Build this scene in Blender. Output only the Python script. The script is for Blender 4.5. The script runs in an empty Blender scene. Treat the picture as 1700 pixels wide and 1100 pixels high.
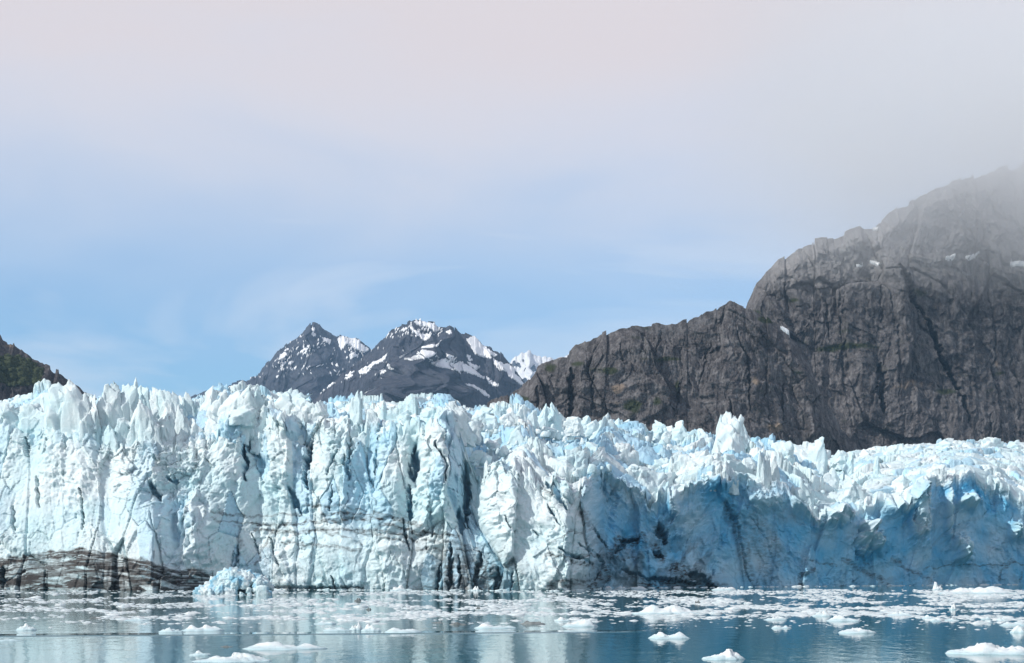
import bpy, math, random
import numpy as np

# ------------------------------------------------------------------ camera, sky, sun
FOC, HOR, CAMH = 2696.0, 930.0, 11.0        # focal length (px of a 1700 px frame), horizon row, eye height
scene = bpy.context.scene
cd = bpy.data.cameras.new("camera"); cam = bpy.data.objects.new("camera", cd)
scene.collection.objects.link(cam); scene.camera = cam
cd.sensor_width = 36.0; cd.lens = FOC / 1700.0 * 36.0
cd.shift_y = (HOR - 550.0) / 1700.0
cd.clip_start = 1.0; cd.clip_end = 60000.0
cam.location = (0, 0, CAMH); cam.rotation_euler = (math.pi / 2, 0, 0)

SUN = np.array([-0.715, -0.365, 0.595]); SUN = SUN / np.linalg.norm(SUN)
sun_el = math.asin(SUN[2]); sun_az = math.atan2(SUN[0], SUN[1])
w = bpy.data.worlds.new("World"); scene.world = w; w.use_nodes = True
nt = w.node_tree; nt.nodes.clear()
N = nt.nodes.new; L = nt.links.new
out = N("ShaderNodeOutputWorld"); bg = N("ShaderNodeBackground"); L(bg.outputs[0], out.inputs[0])
sky = N("ShaderNodeTexSky"); sky.sky_type = 'NISHITA'; sky.sun_disc = False
sky.sun_elevation = sun_el; sky.sun_rotation = sun_az; sky.altitude = 0
sky.air_density = 1.0; sky.dust_density = 0.2; sky.ozone_density = 2.0
bg.inputs[1].default_value = 0.1
tc = N("ShaderNodeTexCoord"); sep = N("ShaderNodeSeparateXYZ"); L(tc.outputs['Generated'], sep.inputs[0])
tint = N("ShaderNodeMix"); tint.data_type = 'RGBA'; tint.blend_type = 'MULTIPLY'; tint.inputs[0].default_value = 1.0
L(sky.outputs[0], tint.inputs[6]); tint.inputs[7].default_value = (0.80, 1.15, 1.43, 1)
# thin high veil: cloud that thickens away from the horizon, with wisps
mp = N("ShaderNodeMapping"); L(tc.outputs['Generated'], mp.inputs[0]); mp.inputs[3].default_value = (5.0, 5.0, 16.0)
nz = N("ShaderNodeTexNoise"); L(mp.outputs[0], nz.inputs[0]); nz.inputs['Scale'].default_value = 1.0
nz.inputs['Detail'].default_value = 5.0; nz.inputs['Roughness'].default_value = 0.5; nz.inputs['Distortion'].default_value = 0.4
ad = N("ShaderNodeMath"); ad.operation = 'MULTIPLY_ADD'; L(nz.outputs[0], ad.inputs[0])
ad.inputs[1].default_value = 0.09; L(sep.outputs[2], ad.inputs[2])
rmp = N("ShaderNodeValToRGB"); L(ad.outputs[0], rmp.inputs[0])
cr = rmp.color_ramp; cr.interpolation = 'B_SPLINE'
STOPS = [(0.10, 0.02), (0.15, 0.05), (0.195, 0.22), (0.255, 0.60), (0.31, 0.90), (0.38, 0.97), (0.48, 0.90), (0.95, 0.30)]
while len(cr.elements) < len(STOPS): cr.elements.new(0.5)
for e, (p_, f_) in zip(cr.elements, STOPS): e.position = p_; e.color = (f_, f_, f_, 1)
# low thin streaks of cloud, and the veil's own colour: bluish white low down, faintly pink above
mp2 = N("ShaderNodeMapping"); L(tc.outputs['Generated'], mp2.inputs[0]); mp2.inputs[3].default_value = (2.4, 2.4, 13.0); mp2.inputs[1].default_value = (0.9, 0.2, 0.5); mp2.inputs[2].default_value = (0.0, 0.05, 0.0)
nz2 = N("ShaderNodeTexNoise"); L(mp2.outputs[0], nz2.inputs[0]); nz2.inputs['Scale'].default_value = 1.0; nz2.inputs['Detail'].default_value = 5.0; nz2.inputs['Distortion'].default_value = 0.8
r2 = N("ShaderNodeValToRGB"); L(nz2.outputs[0], r2.inputs[0]); r2.color_ramp.interpolation = 'EASE'
r2.color_ramp.elements[0].position = 0.42; r2.color_ramp.elements[0].color = (0, 0, 0, 1); r2.color_ramp.elements[1].position = 0.66; r2.color_ramp.elements[1].color = (0.62, 0.62, 0.62, 1)
fa = N("ShaderNodeMath"); fa.operation = 'MAXIMUM'; L(rmp.outputs[0], fa.inputs[0]); L(r2.outputs[0], fa.inputs[1])
vr = N("ShaderNodeValToRGB"); L(ad.outputs[0], vr.inputs[0]); vr.color_ramp.elements[0].position = 0.22; vr.color_ramp.elements[0].color = (0.78, 0.82, 0.90, 1)
vr.color_ramp.elements[1].position = 0.36; vr.color_ramp.elements[1].color = (0.80, 0.71, 0.705, 1)
vsc = N("ShaderNodeVectorMath"); vsc.operation = 'SCALE'; L(vr.outputs[0], vsc.inputs[0]); vsc.inputs[3].default_value = 10.5
mx = N("ShaderNodeMix"); mx.data_type = 'RGBA'
L(fa.outputs[0], mx.inputs[0]); L(tint.outputs[2], mx.inputs[6]); L(vsc.outputs[0], mx.inputs[7])
L(mx.outputs[2], bg.inputs[0])

sl = bpy.data.lights.new("sun", 'SUN'); sl.energy = 4.1; sl.angle = math.radians(0.5); sl.color = (1.0, 0.96, 0.90)
so = bpy.data.objects.new("sun", sl); scene.collection.objects.link(so)
from mathutils import Vector
so.rotation_euler = Vector(SUN.tolist()).to_track_quat('Z', 'Y').to_euler(); so.location = (-300, -150, 400)
vs = scene.view_settings
vs.view_transform = 'Standard'; vs.look = 'None'; vs.exposure = 0.0; vs.gamma = 1.0; vs.use_curve_mapping = False
scene.cycles.volume_bounces = 8; scene.cycles.max_bounces = 9; scene.cycles.use_denoising = True

# ------------------------------------------------------------------ numpy noise
RNG = np.random.RandomState(7)
_perm = RNG.permutation(4096).astype(np.int32)
_gr = RNG.rand(4096, 2) * 2 - 1
_gang = RNG.rand(4096) * 2 * math.pi
_gx, _gy = np.cos(_gang).astype(np.float32), np.sin(_gang).astype(np.float32)
_r1, _r2, _r3, _r4, _r5 = [RNG.rand(4096).astype(np.float32) for _ in range(5)]
def _h(i, j, s): return _perm[(_perm[(i + s * 131) & 4095] + j) & 4095]
def perlin(x, y, s=0):
    xi = np.floor(x).astype(np.int32); yi = np.floor(y).astype(np.int32)
    xf = (x - xi).astype(np.float32); yf = (y - yi).astype(np.float32)
    u = xf * xf * xf * (xf * (xf * 6 - 15) + 10); v = yf * yf * yf * (yf * (yf * 6 - 15) + 10)
    def g(a, b):
        k = _h(xi + a, yi + b, s); return _gx[k] * (xf - a) + _gy[k] * (yf - b)
    a = g(0, 0); b = g(1, 0); c = g(0, 1); d = g(1, 1)
    return (a + u * (b - a) + v * ((c + u * (d - c)) - (a + u * (b - a)))) * 1.5
def fbm(x, y, o=4, s=0, rough=0.5):
    t = 0; a = 1.0; n = 0
    for k in range(o):
        t = t + a * perlin(x * 2 ** k + 17.3 * k, y * 2 ** k - 9.1 * k, s + k); n += a; a *= rough
    return t / n
def ridged(x, y, o=4, s=0, rough=0.5):
    t = 0; a = 1.0; n = 0
    for k in range(o):
        t = t + a * (1 - 2 * np.abs(perlin(x * 2 ** k + 7.7 * k, y * 2 ** k + 3.1 * k, s + k))); n += a; a *= rough
    return t / n
def facets(x, y, s=0, tilt=1.0, off=1.0):
    """broken-block relief: every cell has its own offset and its own tilted plane. returns (height, cell random, edge distance)"""
    f32 = np.float32; xi = np.floor(x).astype(np.int32); yi = np.floor(y).astype(np.int32); fx = (x - xi).astype(f32); fy = (y - yi).astype(f32)
    b1 = np.full(x.shape, 9.0, f32); b2 = np.full(x.shape, 9.0, f32); hh = np.zeros(x.shape, f32); rr = np.zeros(x.shape, f32); tilt = f32(tilt); off = f32(off)
    for a in (-1, 0, 1):
        for b in (-1, 0, 1):
            k = _h(xi + a, yi + b, s)
            dx = fx - (a + _r1[k]); dy = fy - (b + _r2[k])
            d = dx * dx + dy * dy
            cl = d < b1
            b2 = np.where(cl, b1, np.minimum(b2, d)); b1 = np.where(cl, d, b1)
            v = off * (_r3[k] * 2 - 1) + tilt * (dx * (_r4[k] * 2 - 1) + dy * (_r5[k] * 2 - 1)) * f32(1.6)
            hh = np.where(cl, v, hh); rr = np.where(cl, _r5[k], rr)
    return hh, rr, np.sqrt(b2) - np.sqrt(b1)
def sstep(a, b, x):
    t = np.clip((x - a) / (b - a), 0, 1); return t * t * (3 - 2 * t)
def interp(pts, u): return np.interp(u, [p[0] for p in pts], [p[1] for p in pts])
def in_poly(px, py, poly):
    r = np.zeros(px.shape, bool); n = len(poly)
    for i in range(n):
        x0, y0 = poly[i]; x1, y1 = poly[(i + 1) % n]
        if y0 == y1: continue
        c = ((y0 > py) != (y1 > py)) & (px < (x1 - x0) * (py - y0) / (y1 - y0) + x0)
        r ^= c
    return r
def poly_dist(pu, pv, line):
    """distance to a polyline and position 0..1 along it"""
    best = np.full(pu.shape, 1e9); pos = np.zeros(pu.shape); n = len(line) - 1
    for i in range(n):
        ax, ay = line[i]; bx, by = line[i + 1]; vx, vy = bx - ax, by - ay; q = vx * vx + vy * vy
        t = np.clip(((pu - ax) * vx + (pv - ay) * vy) / q, 0, 1)
        d = np.hypot(pu - ax - t * vx, pv - ay - t * vy)
        m = d < best; best = np.where(m, d, best); pos = np.where(m, (i + t) / n, pos)
    return best, pos
def row_of(Y, Z): return HOR - (Z - CAMH) / Y * FOC
def col_of(X, Y): return 850 + X / Y * FOC
def at(u, v, Y): return ((u - 850) / FOC * Y, Y, CAMH + (HOR - v) / FOC * Y)
def on_water(u, v):
    Y = CAMH * FOC / (v - HOR); return ((u - 850) / FOC * Y, Y)

# ------------------------------------------------------------------ mesh and material helpers
COL = scene.collection
def link(name, me, mat, parent=None):
    o = bpy.data.objects.new(name, me); COL.objects.link(o)
    if mat is not None and len(me.materials) == 0: me.materials.append(mat)
    if parent is not None: o.parent = parent
    return o
def tag(o, label, cat, group=None, kind=None):
    o["label"] = label
    if cat: o["category"] = cat
    if group: o["group"] = group
    if kind: o["kind"] = kind
    return o
def raw_mesh(name, V, F, smooth=False):
    V = np.asarray(V, np.float32); F = np.asarray(F, np.int32); k = F.shape[1]
    me = bpy.data.meshes.new(name)
    me.vertices.add(len(V)); me.vertices.foreach_set("co", V.ravel())
    me.loops.add(F.size); me.loops.foreach_set("vertex_index", F.ravel())
    me.polygons.add(len(F)); me.polygons.foreach_set("loop_start", np.arange(0, F.size, k, dtype=np.int32))
    me.update(calc_edges=True)
    if smooth: me.polygons.foreach_set("use_smooth", np.ones(len(F), bool))
    return me
def grid_faces(nr, nc):
    i = np.arange((nr - 1) * (nc - 1)); r = i // (nc - 1); c = i % (nc - 1); a = r * nc + c
    return np.stack([a, a + 1, a + nc + 1, a + nc], 1)
def set_mask(me, arrs):
    n = len(me.vertices); col = np.ones((n, 4), np.float32)
    for i, a in enumerate(arrs): col[:, i] = np.clip(np.asarray(a).ravel(), 0, 1)
    at_ = me.color_attributes.new("mask", 'FLOAT_COLOR', 'POINT'); at_.data.foreach_set("color", col.ravel())
class MAT:
    def __init__(s, name, rough=0.7, spec=0.3):
        s.m = bpy.data.materials.new(name); s.m.use_nodes = True; s.t = s.m.node_tree
        s.b = s.t.nodes["Principled BSDF"]; s.b.inputs["Roughness"].default_value = rough
        s.b.inputs["Specular IOR Level"].default_value = spec
        s.pos = s.n("ShaderNodeNewGeometry").outputs["Position"]
    def n(s, k): return s.t.nodes.new(k)
    def l(s, a, b): s.t.links.new(a, b)
    def noise(s, scale, detail=4, rough=0.55, stretch=None, dist=0.0):
        p = s.pos
        if stretch:
            m = s.n("ShaderNodeMapping"); s.l(p, m.inputs[0]); m.inputs[3].default_value = stretch; p = m.outputs[0]
        q = s.n("ShaderNodeTexNoise"); s.l(p, q.inputs[0]); q.inputs["Scale"].default_value = scale
        q.inputs["Detail"].default_value = detail; q.inputs["Roughness"].default_value = rough; q.inputs["Distortion"].default_value = dist
        return q.outputs[0]
    def ramp(s, f, stops):
        r = s.n("ShaderNodeValToRGB"); s.l(f, r.inputs[0]); c = r.color_ramp
        while len(c.elements) < len(stops): c.elements.new(0.5)
        for e_, (p, v) in zip(c.elements, stops):
            e_.position = p; e_.color = (v, v, v, 1) if not isinstance(v, tuple) else (*v, 1)
        return r.outputs[0]
    def mix(s, f, a, b, mode='MIX'):
        m = s.n("ShaderNodeMix"); m.data_type = 'RGBA'; m.blend_type = mode
        for v, i in ((f, 0), (a, 6), (b, 7)):
            if isinstance(v, tuple): m.inputs[i].default_value = (*v, 1)
            elif isinstance(v, (int, float)): m.inputs[i].default_value = v
            else: s.l(v, m.inputs[i])
        return m.outputs[2]
    def math(s, op, a, b):
        m = s.n("ShaderNodeMath"); m.operation = op; m.use_clamp = op in ('MULTIPLY', 'ADD')
        for v, i in ((a, 0), (b, 1)):
            if isinstance(v, (int, float)): m.inputs[i].default_value = v
            else: s.l(v, m.inputs[i])
        return m.outputs[0]
    def mask(s):
        a = s.n("ShaderNodeAttribute"); a.attribute_name = "mask"; q = s.n("ShaderNodeSeparateColor"); s.l(a.outputs["Color"], q.inputs[0])
        return q.outputs
    def base(s, c):
        if isinstance(c, tuple): s.b.inputs["Base Color"].default_value = (*c, 1)
        else: s.l(c, s.b.inputs["Base Color"])
    def bump(s, h, strength, dist, prev=None):
        q = s.n("ShaderNodeBump"); s.l(h, q.inputs["Height"]); q.inputs["Strength"].default_value = strength; q.inputs["Distance"].default_value = dist
        if prev is not None: s.l(prev, q.inputs["Normal"])
        s.l(q.outputs[0], s.b.inputs["Normal"]); return q.outputs[0]

WHITE, CYAN, DEEP = (0.72, 0.80, 0.81), (0.40, 0.69, 0.755), (0.042, 0.44, 0.74)
def ice_material(name, masked=True, sc=1.0):
    m = MAT(name, 0.5, 0.35)
    big = m.ramp(m.noise(0.045 * sc, 4), [(0.40, 0.0), (0.66, 0.75)])
    fine = m.ramp(m.noise(0.35, 6, 0.65), [(0.42, 0.0), (0.68, 0.85)])
    c = m.mix(m.math('MULTIPLY', big, 0.72), WHITE, CYAN)
    c = m.mix(m.math('MULTIPLY', fine, 0.35), c, (0.60, 0.78, 0.82))
    if masked:
        k = m.mask()
        fr = m.math('MULTIPLY', k[1], m.ramp(m.noise(0.12, 5, 0.6, (1.0, 1.0, 0.45)), [(0.25, 0.75), (0.6, 1.0)]))
        c = m.mix(fr, c, DEEP)
        grit = m.ramp(m.noise(1.1, 5, 0.75), [(0.50, 0.0), (0.64, 0.8)])
        c = m.mix(m.math('MULTIPLY', grit, m.math('MULTIPLY', k[2], 0.7)), c, (0.23, 0.20, 0.17))
        lay = m.ramp(m.noise(0.9, 5, 0.7, (0.10, 0.10, 1.0)), [(0.34, 0.55), (0.52, 1.0)])
        dirtcol = m.mix(m.noise(0.5, 4), (0.012, 0.011, 0.012), (0.058, 0.050, 0.044))
        c = m.mix(m.math('MULTIPLY', k[0], lay), c, dirtcol)
    else:
        if sc > 1: c = m.mix(m.ramp(m.noise(0.28, 3), [(0.50, 0.0), (0.62, 0.75)]), c, (0.16, 0.45, 0.62))
        sp = m.ramp(m.noise(1.5, 5, 0.7), [(0.62, 0.0), (0.72, 0.5)])
        c = m.mix(sp, c, (0.35, 0.36, 0.36))
    m.base(c)
    b = m.bump(m.noise(1.1, 6, 0.72), 0.6, 0.6)
    return m.m
ICE = ice_material("glacier_ice")
SERAC = ice_material("serac_ice", False)
BLUE_BERG = ice_material("iceberg_ice", False, 5.0)
def flat_ice(name, a, b, wet=False):
    m = MAT(name, 0.45, 0.4)
    c = m.mix(m.ramp(m.noise(0.7, 4), [(0.35, 0.0), (0.65, 1.0)]), a, b)
    if wet:
        z = m.n("ShaderNodeSeparateXYZ"); m.l(m.pos, z.inputs[0]); lo = m.n("ShaderNodeMapRange"); m.l(z.outputs[2], lo.inputs[0]); lo.inputs[1].default_value = 0.05; lo.inputs[2].default_value = 0.55; lo.inputs[3].default_value = 0.75; lo.inputs[4].default_value = 0.0
        c = m.mix(lo.outputs[0], c, (0.36, 0.55, 0.60))
    m.base(c); m.bump(m.noise(3.0, 5, 0.65), 0.5, 0.2); return m.m
BERG = flat_ice("floe_ice", (0.80, 0.83, 0.825), (0.64, 0.74, 0.76), True)
BRASH = flat_ice("brash_ice", (0.70, 0.745, 0.745), (0.46, 0.57, 0.60))
DIRTY = flat_ice("dirty_ice", (0.10, 0.12, 0.12), (0.25, 0.28, 0.28))
SNOW = flat_ice("snow", (0.86, 0.87, 0.87), (0.80, 0.82, 0.83))
def rock_material(name, dark, mid, light, s, strata=(1, 1, 0.35)):
    m = MAT(name, 0.9, 0.15)
    c = m.mix(m.ramp(m.noise(0.03 * s, 6, 0.65), [(0.3, 0.0), (0.7, 1.0)]), dark, mid)
    c = m.mix(m.ramp(m.noise(0.16 * s, 6, 0.7, strata), [(0.46, 0.0), (0.66, 0.9)]), c, light)
    c = m.mix(m.ramp(m.noise(0.55 * s, 5, 0.75), [(0.52, 0.0), (0.68, 0.6)]), c, tuple(1.25 * x for x in light))
    c = m.mix(m.ramp(m.noise(0.05 * s, 6, 0.7, (1.0, 1.0, 0.18)), [(0.55, 0.0), (0.68, 0.55)]), c, tuple(0.45 * x for x in dark))
    k = m.mask()
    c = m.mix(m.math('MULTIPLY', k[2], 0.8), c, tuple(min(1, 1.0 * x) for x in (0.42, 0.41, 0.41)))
    g = m.mix(m.noise(0.1 * s, 4, 0.7), (0.024, 0.032, 0.016), (0.060, 0.068, 0.034))
    c = m.mix(k[1], c, g)
    c = m.mix(m.math('MULTIPLY', k[0], 0.9), c, (0.27, 0.21, 0.16))
    m.base(c); m.bump(m.noise(0.13 * s, 7, 0.75), 0.8, 5.0 / s); return m.m

# ------------------------------------------------------------------ water
def build_water():
    m = MAT("sea_water", 0.03, 0.5); m.base((0.02, 0.115, 0.14)); m.b.inputs["IOR"].default_value = 1.333
    n1 = m.noise(1.0, 3, 0.5, (0.42, 0.16, 1.0)); n2 = m.noise(1.0, 2, 0.5, (1.7, 0.8, 1.0))
    calm = m.ramp(m.noise(0.012, 2, 0.5, (0.4, 1.0, 1.0)), [(0.35, 0.45), (0.65, 1.0)])
    sp = m.n("ShaderNodeSeparateXYZ"); m.l(m.pos, sp.inputs[0])
    # one long low wake ridge crossing the left half
    dl = m.n("ShaderNodeMath"); dl.operation = 'MULTIPLY_ADD'; m.l(sp.outputs[0], dl.inputs[0]); dl.inputs[1].default_value = -0.16; m.l(sp.outputs[1], dl.inputs[2])
    g = m.math('DIVIDE', m.math('SUBTRACT', dl.outputs[0], 249.0), 2.6)
    sq = m.n("ShaderNodeMath"); sq.operation = 'POWER'; m.l(m.math('ABSOLUTE', g, 0.0), sq.inputs[0]); sq.inputs[1].default_value = 2.0
    ng = m.n("ShaderNodeMath"); ng.operation = 'MULTIPLY'; m.l(sq.outputs[0], ng.inputs[0]); ng.inputs[1].default_value = -1.0
    ex = m.n("ShaderNodeMath"); ex.operation = 'EXPONENT'; m.l(ng.outputs[0], ex.inputs[0])
    ln = m.n("ShaderNodeMapRange"); ln.clamp = True; m.l(sp.outputs[0], ln.inputs[0]); ln.inputs[1].default_value = 22; ln.inputs[2].default_value = -5
    b1 = m.bump(m.math('MULTIPLY', n1, calm), 1.0, 0.08)
    b2 = m.bump(n2, 1.0, 0.016, b1)
    m.bump(m.math('MULTIPLY', ex.outputs[0], ln.outputs[0]), 1.0, 0.75, b2)
    V = [(-6000, -400, 0), (6000, -400, 0), (6000, 1150, 0), (-6000, 1150, 0)]
    o = link("water", raw_mesh("water", V, [(0, 1, 2, 3)]), m.m)
    tag(o, "calm teal fjord water reflecting the glacier front", "water", kind="structure")
build_water()

# ------------------------------------------------------------------ mountains
def fan_sheet(u0, u1, nc, crest, yc, ratio, nr, disp, back=250.0, base_z=-2.0, jag=0.0, jag_scale=20.0, seed=0):
    """hillside: crest row given along the columns, at distance yc; it falls towards the viewer with run/rise = ratio"""
    u = np.linspace(u0, u1, nc); vc = interp(crest, u)
    Yc = interp(yc, u) if isinstance(yc, list) else np.full(nc, float(yc))
    Xc = (u - 850) / FOC * Yc
    Zc = CAMH + (HOR - vc) / FOC * Yc + jag * (ridged(Xc / jag_scale, Xc * 0 + seed, 4, seed) + 0.6 * facets(Xc / jag_scale * 1.7, Xc * 0, seed)[0])
    t = np.linspace(0, 1, nr)[:, None]
    Z = base_z + (Zc[None] - base_z) * t
    drop = Zc[None] - Z
    Y = Yc[None] - drop * ratio - (1 - t) ** 2 * drop * 0.15
    U = np.broadcast_to(u[None], Z.shape)
    X = (U - 850) / FOC * Y
    Vv = row_of(Y, Z)
    dY, masks = disp(X, Z, U, Vv, t * np.ones_like(Z), drop)
    Y2 = Y - dY
    X2 = X + 0.25 * dY * perlin(X / 60, Z / 60, 3)
    # back slope
    bk = np.linspace(0.2, 1, 5)[:, None]
    Yb = Y2[-1][None] + bk * back; Zb = Z[-1][None] - bk * back * 0.8; Xb = X2[-1][None] * (Yb / Y2[-1][None])
    P = np.stack([np.vstack([X2, Xb]), np.vstack([Y2, Yb]), np.vstack([Z, Zb])], -1)
    masks = [np.vstack([k, np.repeat(k[-1:], 5, 0)]) for k in masks]
    return P, U, Vv, masks
def sheet_object(name, P, masks, mat, smooth=True):
    nr, nc = P.shape[:2]
    me = raw_mesh(name, P.reshape(-1, 3), grid_faces(nr, nc), False); set_mask(me, masks)
    return link(name, me, mat)
def lift_patch(name, P, U, Vv, sel, lift, mat, parent):
    """a sheet of snow lying on the slope: the cells picked by sel, raised, with skirts"""
    nr, nc = U.shape
    cell = (sel[:-1, :-1].astype(int) + sel[1:, :-1] + sel[:-1, 1:] + sel[1:, 1:]) >= 2
    r, c = np.nonzero(cell)
    if len(r) < 2: return None
    F = np.stack([r * nc + c, r * nc + c + 1, (r + 1) * nc + c + 1, (r + 1) * nc + c], 1)
    ids, inv = np.unique(F.ravel(), return_inverse=True); F = inv.reshape(-1, 4)
    B = P[:nr].reshape(-1, 3)[ids]
    T = B + np.array([0, -0.6, 0.8]) * lift
    e = np.concatenate([F[:, [0, 1]], F[:, [1, 2]], F[:, [2, 3]], F[:, [3, 0]]])
    key = np.sort(e, 1); k = key[:, 0].astype(np.int64) * 10000000 + key[:, 1]
    _, idx, cnt = np.unique(k, return_index=True, return_counts=True); be = e[idx[cnt == 1]]; n = len(T)
    S = np.stack([be[:, 1], be[:, 0], be[:, 0] + n, be[:, 1] + n], 1)
    Bd = B - np.array([0, -0.6, 0.8]) * lift * 0.5
    me = raw_mesh(name, np.vstack([T, Bd]), np.vstack([F, S]), False)
    return link(name, me, mat, parent)
def warp(U, V, s, amp, sc): return U + amp * fbm(U / sc, V / sc, 3, s), V + amp * fbm(U / sc + 31, V / sc, 3, s + 5)

C5 = lambda pts: [(640 + x / 5.3125, 520 + y / 5.3125) for x, y in pts]
C4 = lambda pts: [(400 + x / 5.667, 520 + y / 5.667) for x, y in pts]
CE = lambda pts: [(1240 + x / 2.2913, 280 + y / 2.2917) for x, y in pts]

FAR_ROCK = rock_material("far_rock", (0.034, 0.040, 0.058), (0.068, 0.074, 0.094), (0.11, 0.112, 0.13), 0.22, (1, 1, 0.5))
FAR_SNOWY = rock_material("snowfield", (0.80, 0.82, 0.83), (0.84, 0.85, 0.86), (0.86, 0.87, 0.88), 0.1)
CLIFF = rock_material("cliff_rock", (0.046, 0.042, 0.044), (0.108, 0.101, 0.102), (0.21, 0.20, 0.20), 1.0)
MOSS = rock_material("hill_rock", (0.040, 0.036, 0.038), (0.09, 0.08, 0.08), (0.17, 0.155, 0.15), 1.0)

def far_relief(ridges, Yd, seed, amp=1.0):
    def f(X, Z, U, V, t, drop):
        d = np.zeros_like(X)
        for line, k, a in ridges:
            ru = np.interp(V, [p[1] for p in line], [p[0] for p in line])
            dx = (U - ru) / FOC * Yd
            dx = dx + 22 * fbm(X / 160, Z / 160, 4, seed + 3)
            d = np.maximum(d, np.minimum(a * drop, 520) - k * np.abs(dx) * 1.25)
        diag = X * 0.75 + Z * 0.65
        g = ridged(diag / 230, (Z - X) / 700, 5, seed) * 40 + ridged(X / 85, Z / 260, 5, seed + 9, 0.6) * 22 + facets(X / 45, Z / 60, seed + 2)[0] * 8 + fbm(X / 30, Z / 30, 4, seed + 7, 0.65) * 14
        fade = np.clip(drop / 90, 0.12, 1)
        z = np.zeros_like(X)
        return d + g * fade * amp, [z, z, z]
    return f
def build_far():
    YB, YA, YC = 5600.0, 7600.0, 11000.0
    # three peaks, farthest first
    crestC = [(760, 640), (830, 625), (848, 603), (858, 593), (868, 586), (876, 584), (886, 588), (896, 595), (905, 593), (914, 594), (922, 600), (930, 595), (940, 591), (970, 598), (1100, 640)]
    P, U, V, mk = fan_sheet(770, 1060, 260, crestC, YC, 1.0, 150, far_relief([([(874, 580), (880, 610), (895, 660)], 0.9, 0.7), ([(914, 592), (905, 620), (890, 660)], 0.8, 0.7)], YC, 40, 1.1), 900, jag=12, jag_scale=60, seed=4)
    o = sheet_object("mountain", P, mk, FAR_SNOWY)
    tag(o, "farthest mountain, almost all white with snow, peeking beside the dark cliff", "mountain", kind="structure")
    spots = fbm(U / 9, V / 13, 4, 77)
    sel = (spots > 0.17) & (U < 875) & (V > 598) | (spots > 0.26) & (V > 600)
    q = lift_patch("bare_rock", P, U, V, sel, 6, FAR_ROCK, o)
    if q: q["kind"] = "stuff"
    crestA = [(300, 665), (350, 650), (375, 644), (390, 637), (402, 632), (415, 630), (425, 624), (436, 611), (448, 600), (462, 585), (474, 575), (490, 563), (500, 557), (508, 547), (516, 540), (521, 537), (530, 541), (540, 550), (552, 556), (562, 561), (572, 559), (585, 562), (597, 566), (606, 573), (613, 579), (640, 600), (720, 660), (800, 690)]
    ridA = [([(521, 535), (505, 565), (470, 600), (430, 640), (400, 690)], 0.75, 0.75), ([(521, 535), (548, 580), (545, 620), (530, 690)], 0.6, 0.6), ([(572, 559), (590, 600), (610, 690)], 0.7, 0.5)]
    P, U, V, mk = fan_sheet(300, 760, 620, crestA, YA, 1.05, 250, far_relief(ridA, YA, 50), 900, jag=9, jag_scale=45, seed=9)
    o = sheet_object("mountain", P, mk, FAR_ROCK)
    tag(o, "grey pointed mountain with scattered snow, left of the two dark peaks", "mountain", kind="structure")
    Wu, Wv = warp(U, V, 60, 3.4, 4)
    for poly in [C4([(905, 235), (960, 222), (1060, 238), (1120, 262), (1135, 300), (1205, 340), (1160, 372), (1100, 350), (1050, 310), (1000, 292), (950, 355), (925, 310)]),
                 C4([(365, 455), (375, 400), (420, 370), (435, 410), (400, 445)]), C4([(535, 412), (615, 335), (645, 328), (600, 375)]),
                 C4([(365, 570), (425, 500), (445, 488), (400, 555)]), C4([(1005, 412), (1050, 385), (1115, 400), (1060, 445)]),
                 C4([(765, 238), (855, 258), (845, 284), (785, 278)]), C4([(660, 150), (692, 138), (690, 190), (730, 235), (700, 222)]),
                 C4([(455, 505), (520, 460), (500, 490)]), C4([(400, 360), (465, 330), (440, 360)])]:
        lift_patch("snow_patch", P, U, V, in_poly(Wu, Wv, poly), 4, SNOW, o)
    n = fbm(U / 3.2 + V / 3.0, V / 7.0 - U / 9, 4, 61, 0.65) + 0.25 * fbm(U / 26, V / 26, 2, 65)
    q = lift_patch("snow_speckle", P, U, V, (n > 0.30) & (V < 632) & (V > 552) & (U < 612), 4, SNOW, o)
    if q: q["kind"] = "stuff"
    crestB = [(440, 700), (520, 668), (560, 632), (590, 606), (602, 594), (614, 583), (626, 573), (638, 562), (648, 551), (658, 545), (668, 541), (680, 537), (692, 534), (704, 536), (716, 538), (728, 544), (738, 545), (746, 541), (756, 548), (766, 556), (778, 559), (790, 561), (800, 571), (812, 577), (824, 583), (836, 592), (848, 604), (858, 618), (866, 632), (880, 650), (900, 672), (960, 700)]
    ridB = [([(746, 541), (741, 575), (716, 600), (700, 625), (690, 660), (680, 720)], 0.95, 1.6), ([(690, 534), (660, 590), (610, 650), (560, 720)], 0.55, 0.62), ([(800, 570), (850, 630), (900, 700)], 0.8, 0.55)]
    P, U, V, mk = fan_sheet(450, 960, 760, crestB, YB, 1.0, 300, far_relief(ridB, YB, 70), 900, jag=7, jag_scale=38, seed=14)
    o = sheet_object("mountain", P, mk, FAR_ROCK)
    tag(o, "broad dark grey mountain streaked with snow, its right flank in shade", "mountain", kind="structure")
    Wu, Wv = warp(U, V, 80, 3.4, 4)
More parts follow.
